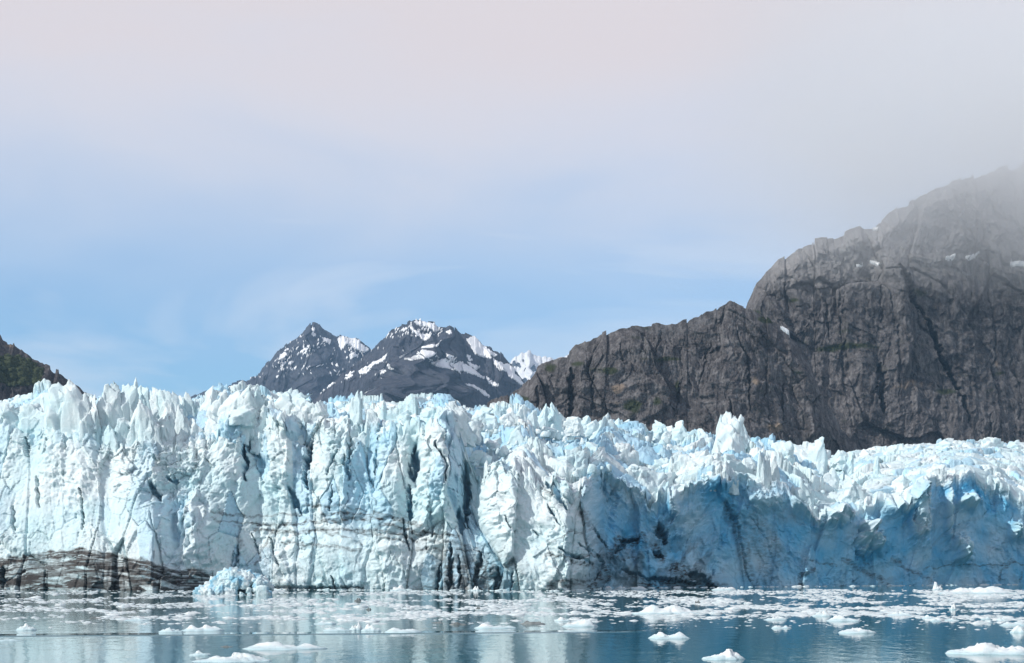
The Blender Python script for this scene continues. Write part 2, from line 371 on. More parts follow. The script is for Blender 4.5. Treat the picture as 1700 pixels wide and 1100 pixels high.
    polys = [C5(p) for p in (
        [(230, 498), (290, 468), (330, 480), (398, 415), (440, 450), (520, 490), (600, 472), (680, 468), (740, 498), (800, 538), (865, 582), (780, 572), (700, 548), (645, 560), (695, 588), (600, 562), (520, 512), (440, 482), (380, 482), (345, 522), (310, 487), (260, 502)],
        [(720, 240), (790, 205), (835, 268), (905, 330), (985, 370), (960, 392), (900, 362), (930, 408), (985, 438), (1085, 460), (1155, 500), (1135, 530), (1185, 580), (1225, 642), (1150, 622), (1060, 562), (1080, 532), (1000, 512), (935, 412), (860, 392), (798, 372), (765, 320), (745, 270)],
        [(865, 565), (935, 618), (1045, 662), (955, 648), (895, 612)], [(725, 662), (822, 688), (875, 700), (935, 748), (850, 728), (778, 698)],
        [(60, 728), (90, 692), (145, 676), (120, 704)], [(385, 368), (440, 352), (490, 298), (515, 276), (497, 315), (465, 350), (430, 374)],
        [(220, 128), (252, 178), (300, 218), (320, 252), (385, 248), (415, 222), (370, 192), (330, 200), (280, 178), (255, 150)],
        [(245, 82), (330, 74), (412, 98), (475, 152), (440, 164), (380, 122), (330, 112), (285, 112)],
        [(548, 428), (582, 428), (608, 462), (570, 454)], [(730, 448), (790, 468), (835, 480), (800, 504), (758, 488)], [(165, 468), (235, 428), (215, 454)], [(15, 528), (74, 488), (60, 520)], [(140, 575), (185, 540), (205, 556), (165, 585)], [(45, 600), (105, 580), (70, 610)], [(535, 172), (555, 168), (556, 210), (545, 205)], [(715, 385), (745, 388), (775, 425), (745, 430)])]
    polys += [C4(p) for p in (
        [(1105, 555), (1200, 508), (1250, 468), (1310, 448), (1350, 418), (1412, 392), (1392, 432), (1340, 468), (1270, 494), (1222, 534), (1185, 584), (1118, 582)],
        [(575, 745), (642, 692), (600, 682), (750, 632), (762, 655), (800, 660), (875, 612), (842, 660), (895, 658), (822, 702), (722, 775), (660, 775)],
        [(975, 625), (1055, 578), (1042, 604), (1000, 632)], [(475, 745), (592, 668), (582, 694), (510, 744)],
        [(1295, 588), (1342, 558), (1332, 580)], [(1380, 558), (1434, 526), (1422, 554)], [(1185, 795), (1220, 762), (1295, 802), (1270, 830), (1235, 800)],
        [(1425, 778), (1480, 728), (1520, 722), (1490, 750)], [(1335, 685), (1385, 672), (1376, 728), (1360, 718)], [(1605, 532), (1650, 503), (1705, 515), (1650, 534)], [(970, 605), (1040, 560), (1080, 545), (1030, 590)])]
    for poly in polys: lift_patch("snow_patch", P, U, V, in_poly(Wu, Wv, poly), 4, SNOW, o)
    n = fbm(U / 2.6 + V / 3.4, V / 8.0, 4, 91, 0.65)
    q = lift_patch("snow_speckle", P, U, V, ((n > 0.19) & (V < 562) & (U < 735)) | ((n > 0.42) & (V > 575) & (V < 640) & (U < 700)), 4, SNOW, o)
    if q: q["kind"] = "stuff"
build_far()

def carve(U, V, clefts, s, amp, sc):
    Wu, Wv = warp(U, V, s, amp, sc); d = np.zeros_like(U)
    for line, wd, dep in clefts:
        us = [p[0] for p in line]; vs_ = [p[1] for p in line]
        m = (U > min(us) - 4 * wd - 12) & (U < max(us) + 4 * wd + 12) & (V > min(vs_) - 4 * wd - 12) & (V < max(vs_) + 4 * wd + 12)
        if not m.any(): continue
        q, pos = poly_dist(Wu[m], Wv[m], line)
        wl = wd * np.maximum(0.2, 0.75 + 0.9 * fbm(U[m] / 7, V[m] / 7, 3, s + 3)) * (0.35 + 0.65 * np.sin(np.pi * np.clip(pos, 0.03, 0.97)) ** 0.7)
        d[m] = np.maximum(d[m], dep * (1 - sstep(0.45, 1.25, q / wl)))
    return d
def cliff_relief(seed, clefts, ribs, greens, tans, mist_v=None, sc=1.0):
    def f(X, Z, U, V, t, drop):
        wx = X + 14 * fbm(X / 70, Z / 70, 3, seed); wz = Z + 14 * fbm(X / 70 + 9, Z / 70, 3, seed + 1)
        dg = wx + wz * 0.18
        h = ridged(dg / 120, wz / 280, 4, seed + 2) * 9 + ridged((wx * 0.75 + wz) / 80, (wz - wx) / 260, 4, seed + 11) * 6
        f1, r1, e1 = facets(dg / 60 * sc, wz / 95 * sc, seed + 3); f2, r2, e2 = facets(dg / 21 * sc, wz / 34 * sc, seed + 4); f3, r3, e3 = facets(wx / 7.5 * sc, wz / 10 * sc, seed + 5)
        h = h + f1 * 6 + f2 * 2.0 + f3 * 1.3
        h = h - 3 * (1 - sstep(0.0, 0.045, e1)) * (r1 > 0.5) - 1.2 * (1 - sstep(0, 0.08, e2)) * (r2 > 0.6)
        h = h + ridged(wx / 26, wz / 90, 4, seed + 6) * 1.6 + fbm(wx / 15, wz / 18, 6, seed + 7, 0.72) * 6.0
        led = ridged(wx / 240, (wz + 0.25 * wx) / 42, 3, seed + 8); h = h + np.clip(led, 0, 1) ** 2 * 5
        for line, wd, dep in ribs:
            q, pos = poly_dist(U, V, line); h = h + dep * np.exp(-(q / wd) ** 2)
        h = h - carve(U, V, [(l_, w_, d_ if d_ > 9 else 0.55 * d_) for l_, w_, d_ in clefts], seed + 20, 6, 18)
        h = h * np.clip(drop / 22, 0.1, 1)
        g = np.zeros_like(X)
        gn = fbm(X / 34, Z / 16, 5, seed + 30)
        for (gu, gv, ru, rv, a) in greens:
            g = np.maximum(g, a * np.exp(-((U - gu) / ru) ** 2 - ((V - gv) / rv) ** 2))
        gr = sstep(0.28, 0.5, np.maximum(g, 0.10) + gn * 0.55)
        ta = np.zeros_like(X)
        for (gu, gv, ru, rv, a) in tans: ta = np.maximum(ta, a * np.exp(-((U - gu) / ru) ** 2 - ((V - gv) / rv) ** 2))
        ta = sstep(0.3, 0.7, ta + 0.5 * fbm(X / 9, Z / 9, 4, seed + 33)) * (ta > 0.05)
        mist_pale = np.zeros_like(X)
        if mist_v: mist_pale = sstep(mist_v[0], mist_v[1], V + 18 * fbm(X / 60, Z / 60, 4, seed + 35)) * 0.8  # upper rock paler: the mist's whitening put into the base colour
        return h, [ta, gr, mist_pale]
    return f
def build_cliffs():
    # tall rear mountain
    crestE = [(1180, 640), (1225, 560), (1240, 512), (1247, 496), (1256, 476), (1264, 466), (1272, 452), (1284, 440), (1298, 431), (1312, 424), (1335, 412), (1350, 404), (1372, 398), (1392, 395), (1412, 385), (1432, 381), (1452, 380), (1458, 371), (1470, 360), (1490, 350), (1512, 340), (1535, 327), (1560, 316), (1590, 304), (1620, 294), (1660, 283), (1700, 274), (1800, 256), (1900, 250), (2050, 262)]
    cl = [([(1487, 445), (1500, 480), (1508, 505)], 9, 16), ([(1508, 500), (1530, 525), (1548, 560), (1562, 598), (1578, 625), (1596, 665), (1606, 700)], 5.5, 30), ([(1548, 560), (1556, 585)], 6, 14), ([(1455, 610), (1458, 650), (1462, 685)], 8, 16), ([(1372, 500), (1374, 560)], 3, 9), ([(1392, 480), (1395, 570)], 2.5, 8), ([(1455, 480), (1457, 540)], 2.5, 8), ([(1640, 480), (1652, 560), (1648, 640)], 3, 8), ([(1452, 385), (1455, 430)], 4, 8), ([(1640, 690), (1642, 735)], 3, 9), ([(1300, 470), (1310, 520)], 3, 8), ([(1480, 540), (1478, 600), (1486, 660)], 3, 8), ([(1670, 560), (1690, 640)], 3, 8)]
    ribs = [([(1478, 450), (1492, 520), (1490, 600)], 24, 18), ([(1430, 600), (1445, 680)], 18, 12)]
    greens = [(1400, 577, 45, 8, 0.75), (1370, 580, 30, 7, 0.6), (1520, 487, 25, 8, 0.4), (1570, 652, 24, 7, 0.6), (1250, 530, 15, 14, 0.5), (1660, 620, 25, 6, 0.35), (1320, 500, 25, 5, 0.35)]
    tans = [(1512, 640, 50, 14, 0.5), (1650, 605, 35, 8, 0.4), (1535, 540, 16, 30, 0.35)]
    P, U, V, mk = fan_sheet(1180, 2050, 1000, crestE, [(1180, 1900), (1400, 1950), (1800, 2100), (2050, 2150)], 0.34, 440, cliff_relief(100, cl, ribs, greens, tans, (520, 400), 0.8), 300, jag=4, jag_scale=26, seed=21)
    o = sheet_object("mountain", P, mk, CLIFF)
    tag(o, "tall dark rock mountain at right with its top lost in mist", "mountain", kind="structure")
    Wu, Wv = warp(U, V, 120, 1.5, 8)
    for p in ([(735, 352), (785, 333), (775, 350), (750, 357)], [(815, 348), (878, 326), (850, 347)], [(988, 368), (1070, 366), (1070, 378), (988, 379)], [(410, 374), (442, 364), (440, 374)], [(465, 360), (480, 358), (510, 371), (490, 375)], [(474, 233), (496, 230), (490, 240)]):
        lift_patch("snow_patch", P, U, V, in_poly(Wu, Wv, CE(p)), 2.5, SNOW, o)
    # nearer shoulder
    crestD = [(770, 700), (815, 672), (838, 660), (852, 650), (868, 640), (880, 632), (890, 622), (900, 609), (908, 604), (920, 598), (934, 593), (944, 590), (956, 578), (970, 572), (988, 564), (1004, 560), (1024, 552), (1046, 546), (1062, 543), (1080, 541), (1108, 539), (1124, 541), (1140, 536), (1150, 530), (1160, 528), (1170, 521), (1184, 517), (1196, 509), (1210, 502), (1222, 503), (1234, 509), (1246, 515), (1262, 524), (1285, 540), (1298, 550), (1312, 565), (1330, 585), (1345, 600), (1353, 630), (1366, 660), (1384, 690), (1400, 720), (1440, 760), (1480, 800)]
    cl = [([(946, 610), (950, 650), (945, 690)], 7, 12), ([(986, 625), (984, 690)], 3.5, 9), ([(1220, 550), (1238, 600), (1240, 680)], 3, 9), ([(1210, 660), (1215, 700)], 3, 8), ([(1128, 640), (1124, 690)], 3, 8), ([(1065, 555), (1072, 590)], 4, 8), ([(1100, 545), (1090, 590)], 2.5, 8), ([(895, 640), (893, 680)], 4, 8), ([(1030, 570), (1034, 600)], 2.5, 6), ([(1180, 570), (1160, 640)], 2.5, 6), ([(1300, 640), (1296, 700)], 3, 8), ([(1270, 600), (1268, 660)], 3, 6)]
    ribs = [([(1310, 575), (1335, 640), (1350, 720)], 22, 16), ([(965, 600), (966, 690)], 12, 6)]
    greens = [(1050, 675, 22, 12, 0.8), (1085, 668, 12, 12, 0.6), (1110, 598, 26, 7, 0.6), (915, 612, 18, 12, 0.6), (860, 665, 20, 10, 0.7), (1015, 620, 12, 8, 0.55), (1270, 530, 24, 10, 0.5), (1124, 645, 6, 16, 0.5), (960, 605, 20, 6, 0.45)]
    tans = [(1026, 648, 12, 11, 0.75), (1250, 635, 10, 9, 0.65), (1280, 712, 20, 9, 0.85), (1020, 672, 14, 6, 0.5), (1140, 580, 6, 8, 0.5), (1080, 710, 18, 9, 0.4), (1352, 675, 12, 25, 0.3)]
    P, U, V, mk = fan_sheet(775, 1480, 900, crestD, [(770, 1500), (1000, 1480), (1250, 1500), (1480, 1560)], 0.36, 330, cliff_relief(140, cl, ribs, greens, tans), 300, jag=3, jag_scale=22, seed=33)
    o = sheet_object("rock_shoulder", P, mk, CLIFF)
    tag(o, "dark craggy rock shoulder stepping down behind the glacier's middle", "cliff", kind="structure")
    Wu, Wv = warp(U, V, 150, 1.5, 8)
    for p in ([(125, 606), (150, 610), (180, 645), (150, 628)], [(215, 676), (255, 706), (240, 702)]):
        lift_patch("snow_patch", P, U, V, in_poly(Wu, Wv, CE(p)), 2.0, SNOW, o)
    # green hill on the left
    crestH = [(-500, 470), (-200, 500), (-60, 520), (-6, 552), (2, 556), (6, 564), (14, 570), (26, 576), (38, 583), (50, 591), (62, 600), (74, 609), (88, 616), (100, 623), (114, 631), (126, 640), (145, 656), (200, 700), (260, 730)]
    greens = [(20, 605, 40, 22, 0.75), (50, 625, 40, 18, 0.75), (0, 620, 40, 18, 0.55), (80, 635, 30, 10, 0.5), (-80, 600, 80, 40, 0.7)]
    P, U, V, mk = fan_sheet(-420, 260, 520, crestH, 1750, 0.9, 220, cliff_relief(180, [], [], greens, [(20, 575, 14, 6, 0.6)], None, 1.4), 300, jag=3, jag_scale=18, seed=41)
    o = sheet_object("hill", P, mk, MOSS)
    tag(o, "dark rocky hill with green scrub rising at the left edge", "hill", kind="structure")
    # scrub clumps on the green parts
    g = mk[1][:U.shape[0]]; rr, cc = np.nonzero(g > 0.5); rs = np.random.RandomState(3)
    pick = rs.choice(len(rr), min(2600, len(rr)), replace=False)
    ico = np.array([(0, 0, 1), (.89, 0, .45), (.28, .85, .45), (-.72, .53, .45), (-.72, -.53, .45), (.28, -.85, .45), (.72, .53, -.45), (-.28, .85, -.45), (-.89, 0, -.45), (-.28, -.85, -.45), (.72, -.53, -.45)])
    icf = np.array([(0, 1, 2), (0, 2, 3), (0, 3, 4), (0, 4, 5), (0, 5, 1), (1, 6, 2), (2, 6, 7), (2, 7, 3), (3, 7, 8), (3, 8, 4), (4, 8, 9), (4, 9, 5), (5, 9, 10), (5, 10, 1), (1, 10, 6)])
    V_, F_ = [], []
    for k, i in enumerate(pick):
        c = P[rr[i], cc[i]]; s = rs.uniform(1.0, 3.2)
        V_.append(c + ico * (1 + rs.uniform(-.35, .35, (11, 1))) * s * np.array([1.2, 1, 0.8])); F_.append(icf + 11 * k)
    m = MAT("scrub_leaves", 0.8, 0.2); m.base(m.mix(m.noise(0.12, 4), (0.024, 0.034, 0.015), (0.060, 0.072, 0.030)))
    q = link("scrub", raw_mesh("scrub", np.vstack(V_), np.vstack(F_)), m.m, o); q["kind"] = "stuff"
build_cliffs()

# ------------------------------------------------------------------ glacier
Y0P = [(-400, 640), (0, 610), (130, 600), (255, 592), (300, 600), (335, 604), (430, 617), (520, 611), (600, 606), (760, 597), (860, 592), (940, 590), (970, 604), (1005, 640), (1080, 650), (1180, 664), (1250, 676), (1330, 684), (1500, 712), (1700, 744), (2100, 790)]
VCP = [(-400, 700), (0, 705), (40, 705), (75, 690), (130, 705), (180, 735), (330, 735), (380, 705), (410, 690), (440, 692), (480, 705), (540, 702), (600, 712), (680, 706), (740, 696), (764, 712), (790, 782), (830, 770), (860, 772), (905, 800), (950, 812), (1000, 778), (1030, 800), (1090, 832), (1130, 812), (1190, 786), (1240, 796), (1290, 806), (1350, 848), (1390, 846), (1440, 834), (1500, 828), (1560, 792), (1610, 788), (1660, 812), (1700, 838), (1780, 820), (2100, 800)]
VBP = [(-400, 690), (0, 682), (50, 676), (80, 664), (130, 666), (200, 664), (250, 666), (330, 670), (400, 668), (450, 672), (520, 676), (600, 680), (700, 677), (800, 680), (860, 682), (905, 690), (950, 698), (1000, 705), (1050, 712), (1100, 716), (1160, 728), (1250, 748), (1350, 752), (1450, 748), (1570, 738), (1700, 733), (1900, 730), (2100, 728)]
LEANP = [(-400, 26), (0, 28), (120, 30), (330, 28), (400, 18), (740, 17), (790, 18), (930, 14), (1000, 0), (1100, -3), (2100, -3)]
YBP = [(-400, 860), (80, 780), (330, 800), (450, 860), (700, 930), (900, 960), (1100, 980), (1700, 1040), (2100, 1080)]
CLEFTS = [([(45, 722), (47, 757)], 5, 6), ([(137, 815), (138, 880)], 2.5, 5), ([(404, 728), (405, 796)], 5, 12), ([(420, 712), (436, 745)], 9, 9), ([(522, 718), (509, 765), (506, 800)], 7, 10), ([(508, 780), (512, 815)], 3, 6),
    ([(582, 728), (579, 800)], 3, 5), ([(572, 760), (578, 795)], 3, 4), ([(690, 738), (688, 792)], 9, 9), ([(678, 770), (682, 790)], 6, 6), ([(724, 740), (738, 770), (740, 805)], 2.6, 8), ([(679, 806), (682, 862)], 6, 7), ([(667, 862), (671, 885), (680, 915)], 2.2, 5), ([(771, 765), (774, 800), (776, 872)], 6.5, 11), ([(762, 845), (766, 880)], 8, 8),
    ([(913, 842), (926, 878)], 2.2, 6), ([(884, 883), (895, 890)], 2, 4), ([(1093, 868), (1107, 897)], 11, 9), ([(908, 800), (940, 850)], 6, 5), ([(552, 640), (556, 648)], 2, 2), ([(600, 690), (607, 722)], 5, 8), ([(500, 695), (494, 712)], 4, 6), ([(625, 745), (622, 790)], 3, 4), ([(635, 700), (628, 735)], 4, 5), ([(552, 810), (548, 850)], 3, 3), ([(840, 860), (848, 885)], 2.5, 4), ([(560, 750), (545, 790)], 3, 4),
    ([(1210, 838), (1226, 870), (1236, 930), (1245, 965)], 3, 2), ([(1250, 860), (1275, 900), (1290, 950)], 3, 1), ([(1150, 950), (1180, 975)], 12, 7), ([(1080, 960), (1130, 968), (1190, 976)], 9, 6), ([(960, 900), (1000, 935), (985, 965)], 4, 5), ([(1020, 920), (1040, 895), (1060, 890)], 6, 6), ([(1085, 915), (1100, 925)], 7, 6), ([(930, 915), (985, 940)], 4, 5), ([(1030, 945), (1075, 960)], 3, 4), ([(985, 872), (1005, 910)], 2.5, 4),
    ([(442, 974), (520, 976), (600, 975)], 3.5, 3), ([(552, 960), (556, 978)], 3, 5), ([(60, 790), (64, 840)], 3, 3), ([(22, 840), (24, 880)], 3, 3), ([(160, 690), (166, 730)], 4, 6), ([(112, 690), (113, 750)], 4, 7), ([(250, 800), (262, 830)], 7, 7), ([(275, 790), (295, 800)], 6, 6), ([(418, 885), (430, 920)], 2, 4), ([(448, 890), (456, 925)], 2, 4), ([(460, 930), (463, 942)], 2.5, 4), ([(480, 810), (500, 850)], 7, 6), ([(716, 850), (718, 890)], 3, 3), ([(3, 940), (5, 980)], 6, 7), ([(395, 905), (390, 950)], 3, 4)]
for k, (gx, gv, gw) in enumerate(((727, 935, 4.0), (748, 905, 5.0), (764, 925, 3.0), (792, 915, 5.5), (826, 940, 4.5), (851, 955, 3.0))):
    CLEFTS.append(([(gx + 5 - k % 3 * 4, gv), (gx, 952), (gx - 3, 982)], gw, 4.5))
# wide swellings and hollows: column, row, half-widths, metres
BUMPS = [(340, 880, 26, 62, 7), (288, 880, 20, 60, -8), (279, 885, 5, 34, 4), (297, 862, 5, 38, 3.5), (309, 895, 4, 28, 3), (270, 860, 5, 40, 3), (262, 815, 22, 22, -5), (360, 760, 45, 60, 5), (420, 740, 18, 40, -7), (461, 735, 24, 75, 5), (500, 740, 12, 60, -5), (550, 790, 38, 95, 5), (603, 770, 16, 60, -3), (642, 820, 26, 100, 4.5), (686, 770, 12, 40, -6), (728, 765, 26, 115, 7), (780, 820, 14, 60, -7), (830, 820, 30, 70, 4), (868, 830, 28, 70, 4), (925, 870, 32, 70, 6), (860, 950, 60, 30, 4), (940, 962, 30, 16, 5), (96, 720, 24, 80, 5), (140, 740, 22, 80, 4), (20, 720, 30, 40, 3), (120, 640, 5, 60, -3), (560, 940, 110, 50, 4), (480, 850, 35, 40, -3),
    (1440, 893, 17, 26, 10), (1452, 906, 9, 12, 6), (1437, 882, 9, 10, 7), (1597, 914, 13, 20, 10), (1592, 926, 9, 10, 5), (1606, 835, 17, 11, 11), (1573, 850, 5, 46, 7), (1528, 848, 16, 42, 9), (1500, 828, 26, 20, 6), (1385, 845, 26, 26, 9), (1330, 838, 18, 14, 7), (1265, 830, 30, 16, 5), (1120, 838, 10, 26, 6), (1180, 800, 30, 14, 4), (1685, 885, 12, 12, 8), (1648, 800, 26, 40, -4), (1060, 850, 40, 45, -5), (1200, 850, 40, 50, -4), (1120, 900, 60, 50, -4), (970, 935, 24, 26, 7), (1045, 930, 28, 24, 5), (1008, 800, 22, 60, -8)]
DIRT_DARK_LINES = [([(350, 852), (430, 856), (500, 851)], 1.6, 0.8), ([(420, 878), (500, 884), (560, 880), (640, 893)], 2.0, 0.9), ([(540, 856), (620, 858), (700, 872)], 2.0, 0.9), ([(640, 876), (700, 884), (760, 892)], 2.2, 1.0), ([(690, 908), (740, 914), (800, 910)], 2.6, 0.9), ([(470, 900), (540, 908), (600, 918)], 1.6, 0.8), ([(418, 868), (470, 870), (540, 867), (600, 863), (642, 867)], 2.0, 1.0), ([(505, 842), (560, 842), (610, 850)], 1.3, 0.8), ([(500, 880), (560, 890), (600, 905)], 1.3, 0.7), ([(595, 880), (640, 886), (690, 896)], 2.0, 0.9), ([(630, 900), (665, 898), (680, 905)], 1.5, 0.9), ([(700, 896), (740, 899), (775, 905)], 2.2, 0.7), ([(352, 864), (420, 868)], 1.3, 0.7), ([(395, 870), (400, 905), (392, 940)], 2.5, 0.6), ([(450, 885), (435, 915), (425, 940)], 1.6, 0.7),
    ([(1210, 835), (1224, 868), (1236, 905), (1240, 940), (1252, 972)], 7, 0.62), ([(1250, 860), (1280, 890), (1290, 930)], 9, 0.45), ([(1225, 860), (1262, 905), (1275, 960)], 9, 0.45), ([(1330, 975), (1328, 955), (1352, 948)], 2, 0.9), ([(1345, 932), (1390, 938)], 1.2, 0.7), ([(1400, 930), (1450, 955), (1475, 972)], 3.0, 0.7), ([(1480, 930), (1520, 950), (1545, 965)], 2.0, 0.7), ([(1420, 915), (1440, 935)], 1.5, 0.6), ([(1530, 945), (1570, 940), (1640, 938), (1700, 936)], 1.0, 0.75), ([(1658, 965), (1660, 945), (1680, 932)], 1.6, 0.7), ([(1690, 965), (1700, 950)], 1.5, 0.7),
    ([(905, 922), (960, 928), (1000, 922)], 2.2, 0.9), ([(915, 905), (950, 885), (985, 880)], 1.6, 0.8), ([(985, 875), (1010, 915), (1012, 950)], 2.0, 0.9), ([(950, 935), (1000, 945), (1010, 935)], 2.5, 0.9), ([(1018, 925), (1030, 900), (1058, 893)], 6.5, 1.0), ([(1030, 930), (1060, 925)], 1.5, 0.9), ([(1085, 905), (1098, 925)], 6, 1.0), ([(1035, 948), (1070, 962)], 2.0, 0.9), ([(1030, 890), (1030, 905)], 3, 0.9), ([(1095, 872), (1108, 898)], 5, 0.75), ([(1068, 885), (1072, 900)], 2.2, 0.8), ([(1125, 945), (1160, 975), (1195, 980)], 11, 1.0), ([(1065, 975), (1110, 968), (1150, 978)], 8, 1.0), ([(985, 975), (1005, 955)], 9, 1.0), ([(915, 972), (950, 966), (985, 970)], 4, 0.9), ([(968, 850), (975, 870)], 4, 0.8), ([(440, 977), (600, 977)], 2.2, 0.9), ([(690, 975), (760, 978)], 4, 0.8), ([(905, 800), (920, 812)], 3, 0.8), ([(900, 808), (918, 830)], 2, 0.7)]  # debris, with the dark of the cave and clefts put into the colour
def glacier_base(u):
    Y0 = interp(Y0P, u); Yc = Y0 + interp(LEANP, u); vc = interp(VCP, u)
    Zc = CAMH + (HOR - vc) / FOC * Yc
    return Y0, Yc, Zc, vc, np.maximum(interp(YBP, u), Yc + 60), np.minimum(interp(VBP, u), vc - 6)
def slope_point(u, s):
    """undisplaced point of the ice slope behind the face, s = 0 at the lip, 1 at the skyline"""
    Y0, Yc, Zc, vc, Yb, vb = glacier_base(u)
    v = vc + (vb - vc) * s ** 0.85; Y = Yc + (Yb - Yc) * s ** 1.5
    return Y, CAMH + (HOR - v) / FOC * Y
def find_depth(u, v):
    """distance at which the ice lies along a picture column at a picture row"""
    Y0, Yc, Zc, vc, Yb, vb = [float(q[0]) for q in glacier_base(np.array([float(u)]))]
    if v >= vc:
        t = min(1.0, max(0.0, (978 - v) / (978 - vc))); return Y0 + (Yc - Y0) * t ** 1.6
    s = min(1.0, ((v - vc) / (vb - vc)) ** (1 / 0.85)); return Yc + (Yb - Yc) * s ** 1.5
def build_glacier():
    nc, nf, ns, nb = 1560, 250, 290, 8
    u = np.linspace(-240, 1940, nc)
    Y0, Yc, Zc, vc, Yb, vb = glacier_base(u)
    wob = 3.2 * facets(u / 26.0, u * 0 + 0.5, 5)[0] + 1.6 * facets(u / 9.0, u * 0 + 0.5, 6)[0]
    tf = np.linspace(0, 1, nf)[:, None]; ss = np.linspace(0, 1, ns + 1)[1:, None]
    Zf = -1.5 + (Zc + 1.5) * tf; Yf = Y0 + (Yc - Y0) * tf ** 1.6
    vs_ = vc + (vb - vc) * ss ** 0.85; Ys = Yc + (Yb - Yc) * ss ** 1.5; Zs = CAMH + (HOR - vs_) / FOC * Ys
    bb = np.linspace(0, 1, nb + 1)[1:, None]
    Yk = Yb + bb * 420; Zk = np.broadcast_to(Zs[-1], Yk.shape) + 0 * bb
    Y = np.vstack([Yf, Ys, Yk]); Z = np.vstack([Zf, Zs, Zk]); U = np.broadcast_to(u, Y.shape)
    X = (U - 850) / FOC * Y
    V = row_of(Y, Z)
    nr = len(Y)
    arc = np.zeros_like(Y); arc[1:] = np.cumsum(np.hypot(np.diff(Y, axis=0), np.diff(Z, axis=0)), 0)
    arc = arc - arc[nf - 1][None] + 60
    top = np.zeros_like(Y); top[nf:] = 1.0
    lip = sstep(-10, 10, (vc[None] - V))                       # 0 on the face, 1 on the slope behind
    right = sstep(960, 1010, U + 12 * fbm(X / 30, Z / 30, 3, 2))
    face = 1 - lip
    # ---- relief
    wx = X + 2.0 * fbm(X / 20, arc / 34, 3, 11) + 0.22 * fbm(X / 4, arc / 4, 3, 12); wa = arc + 3.0 * fbm(X / 22, arc / 22, 3, 13) + 0.4 * fbm(X / 4, arc / 4, 3, 14)
    f1, r1, e1 = facets(wx / 13, wa / 60, 21, 1.0, 1.0)
    f2, r2, e2 = facets(wx / 6.5, wa / 16, 22)
    f3, r3, e3 = facets(wx / 2.7, wa / 4.6, 23)
    f4, r4, e4 = facets(wx / 1.25, wa / 1.6, 24)
    g2, q2, d2 = facets(wx / 7.5, wa / 7.5, 25); g3, q3, d3 = facets(wx / 3.2, wa / 3.2, 26)
    rub = np.clip(np.exp(-((U - 250) / 80) ** 2 - ((V - 775) / 55) ** 2) * 1.1 + np.exp(-((U - 960) / 60) ** 2 - ((V - 800) / 40) ** 2), 0, 1)
    clean = np.clip(np.exp(-((U - 565) / 125) ** 4 - ((V - 935) / 55) ** 4) + np.exp(-((U - 110) / 135) ** 4 - ((V - 810) / 110) ** 4), 0, 1)
    smooth_r = (1 - 0.25 * right) * (1 - 0.6 * clean)
    crumb = np.clip(0.42 + 1.7 * fbm(X / 26, arc / 20, 3, 30), 0.1, 1.35) * (1 - 0.55 * clean)
    hf = (f1 * 2.4 + f2 * 0.65) * smooth_r + (f3 * 0.46 + f4 * 0.28) * crumb + fbm(X / 1.6, arc / 2.0, 3, 31, 0.7) * 0.26 * crumb + ridged(wx / 7, wa / 60, 3, 33) * 0.35
    hf = hf - (2.2 * (1 - sstep(0.0, 0.09, e1)) * (r1 > 0.45)) * smooth_r * (1 - 0.85 * right) - 1.1 * (1 - sstep(0, 0.07, e2)) * (r2 > 0.55) * smooth_r * (1 - 0.7 * right) - 0.5 * (1 - sstep(0, 0.10, e3)) * (r3 > 0.7) * crumb
    hf = hf + rub * (g2 * 1.4 + g3 * 0.9 + f4 * 0.3)
    hf = hf + right * (ridged((wx * 0.8 + wa * 0.5) / 9, (wa - wx) / 40, 4, 35) * 0.8 + fbm(X / 25, arc / 25, 3, 36) * 2.0)
    dn = fbm(X / 6, arc / 6, 3, 37)
    knob = np.zeros_like(Y)
    for (bu, bv, ru, rv, a) in BUMPS:
        if bu > 1200 and a > 4: a *= 1.3
        m = (np.abs(U - bu) < 3 * ru + 10) & (np.abs(V - bv) < 3 * rv + 10)
        du = (U[m] - bu) / ru + 0.6 * dn[m] + 0.12 * f3[m]; dv = (V[m] - bv) / rv + 0.6 * fbm(X[m] / 4 + 40, arc[m] / 4, 3, 38) + 0.12 * f2[m]
        bv_ = a * np.exp(-(np.abs(du) ** 2.6) - np.abs(dv) ** 2.6); hf[m] += bv_
        if a > 5.5: knob[m] = np.maximum(knob[m], bv_)
    cleft = carve(U, V, CLEFTS, 50, 4.5, 12); hf = hf - cleft
    # the slope behind: tumbled blocks and crevasses
    g1, q1, d1 = facets((wx + wa * 0.35) / 19, wa / 17, 27)
    chaos = np.clip(0.55 + 1.5 * fbm(X / 42, arc / 30, 3, 40), 0.12, 1.25)
    ht = ridged(wx / 34 + wa / 50, wa / 26, 3, 41) * 3.6 + g1 * 4.4 + chaos * (g2 * 1.7 + g3 * 0.65 + f4 * 0.3) + fbm(X / 3, arc / 3, 3, 42, 0.6) * 0.4
    ht = ht - 1.6 * (1 - sstep(0, 0.13, d2)) - 3.0 * (1 - sstep(0, 0.08, d1))
    ht = ht * (1 - 0.55 * sstep(1340, 1420, U))
    near = sstep(0, 40, np.abs(arc - 60))
    ht = ht * (0.55 + 0.45 * near)
    # broad shaded hollows on the slope
    for (bu, bv, ru, rv, a) in [(752, 712, 15, 22, 4), (800, 735, 40, 30, -12), (872, 726, 12, 18, 3), (935, 725, 55, 24, -13), (1008, 730, 18, 16, 3), (1085, 718, 30, 12, 2), (1120, 735, 50, 22, -5), (1390, 790, 30, 25, -5), (770, 690, 20, 14, -4), (1010, 745, 30, 18, 5), (870, 765, 40, 16, 4), (1450, 780, 60, 20, 3)]:
        ht = ht + a * np.exp(-((U - bu) / ru) ** 2 - ((V - bv) / rv) ** 2)
    ru_ = U + 9 * fbm(X / 9, arc / 9, 4, 46)
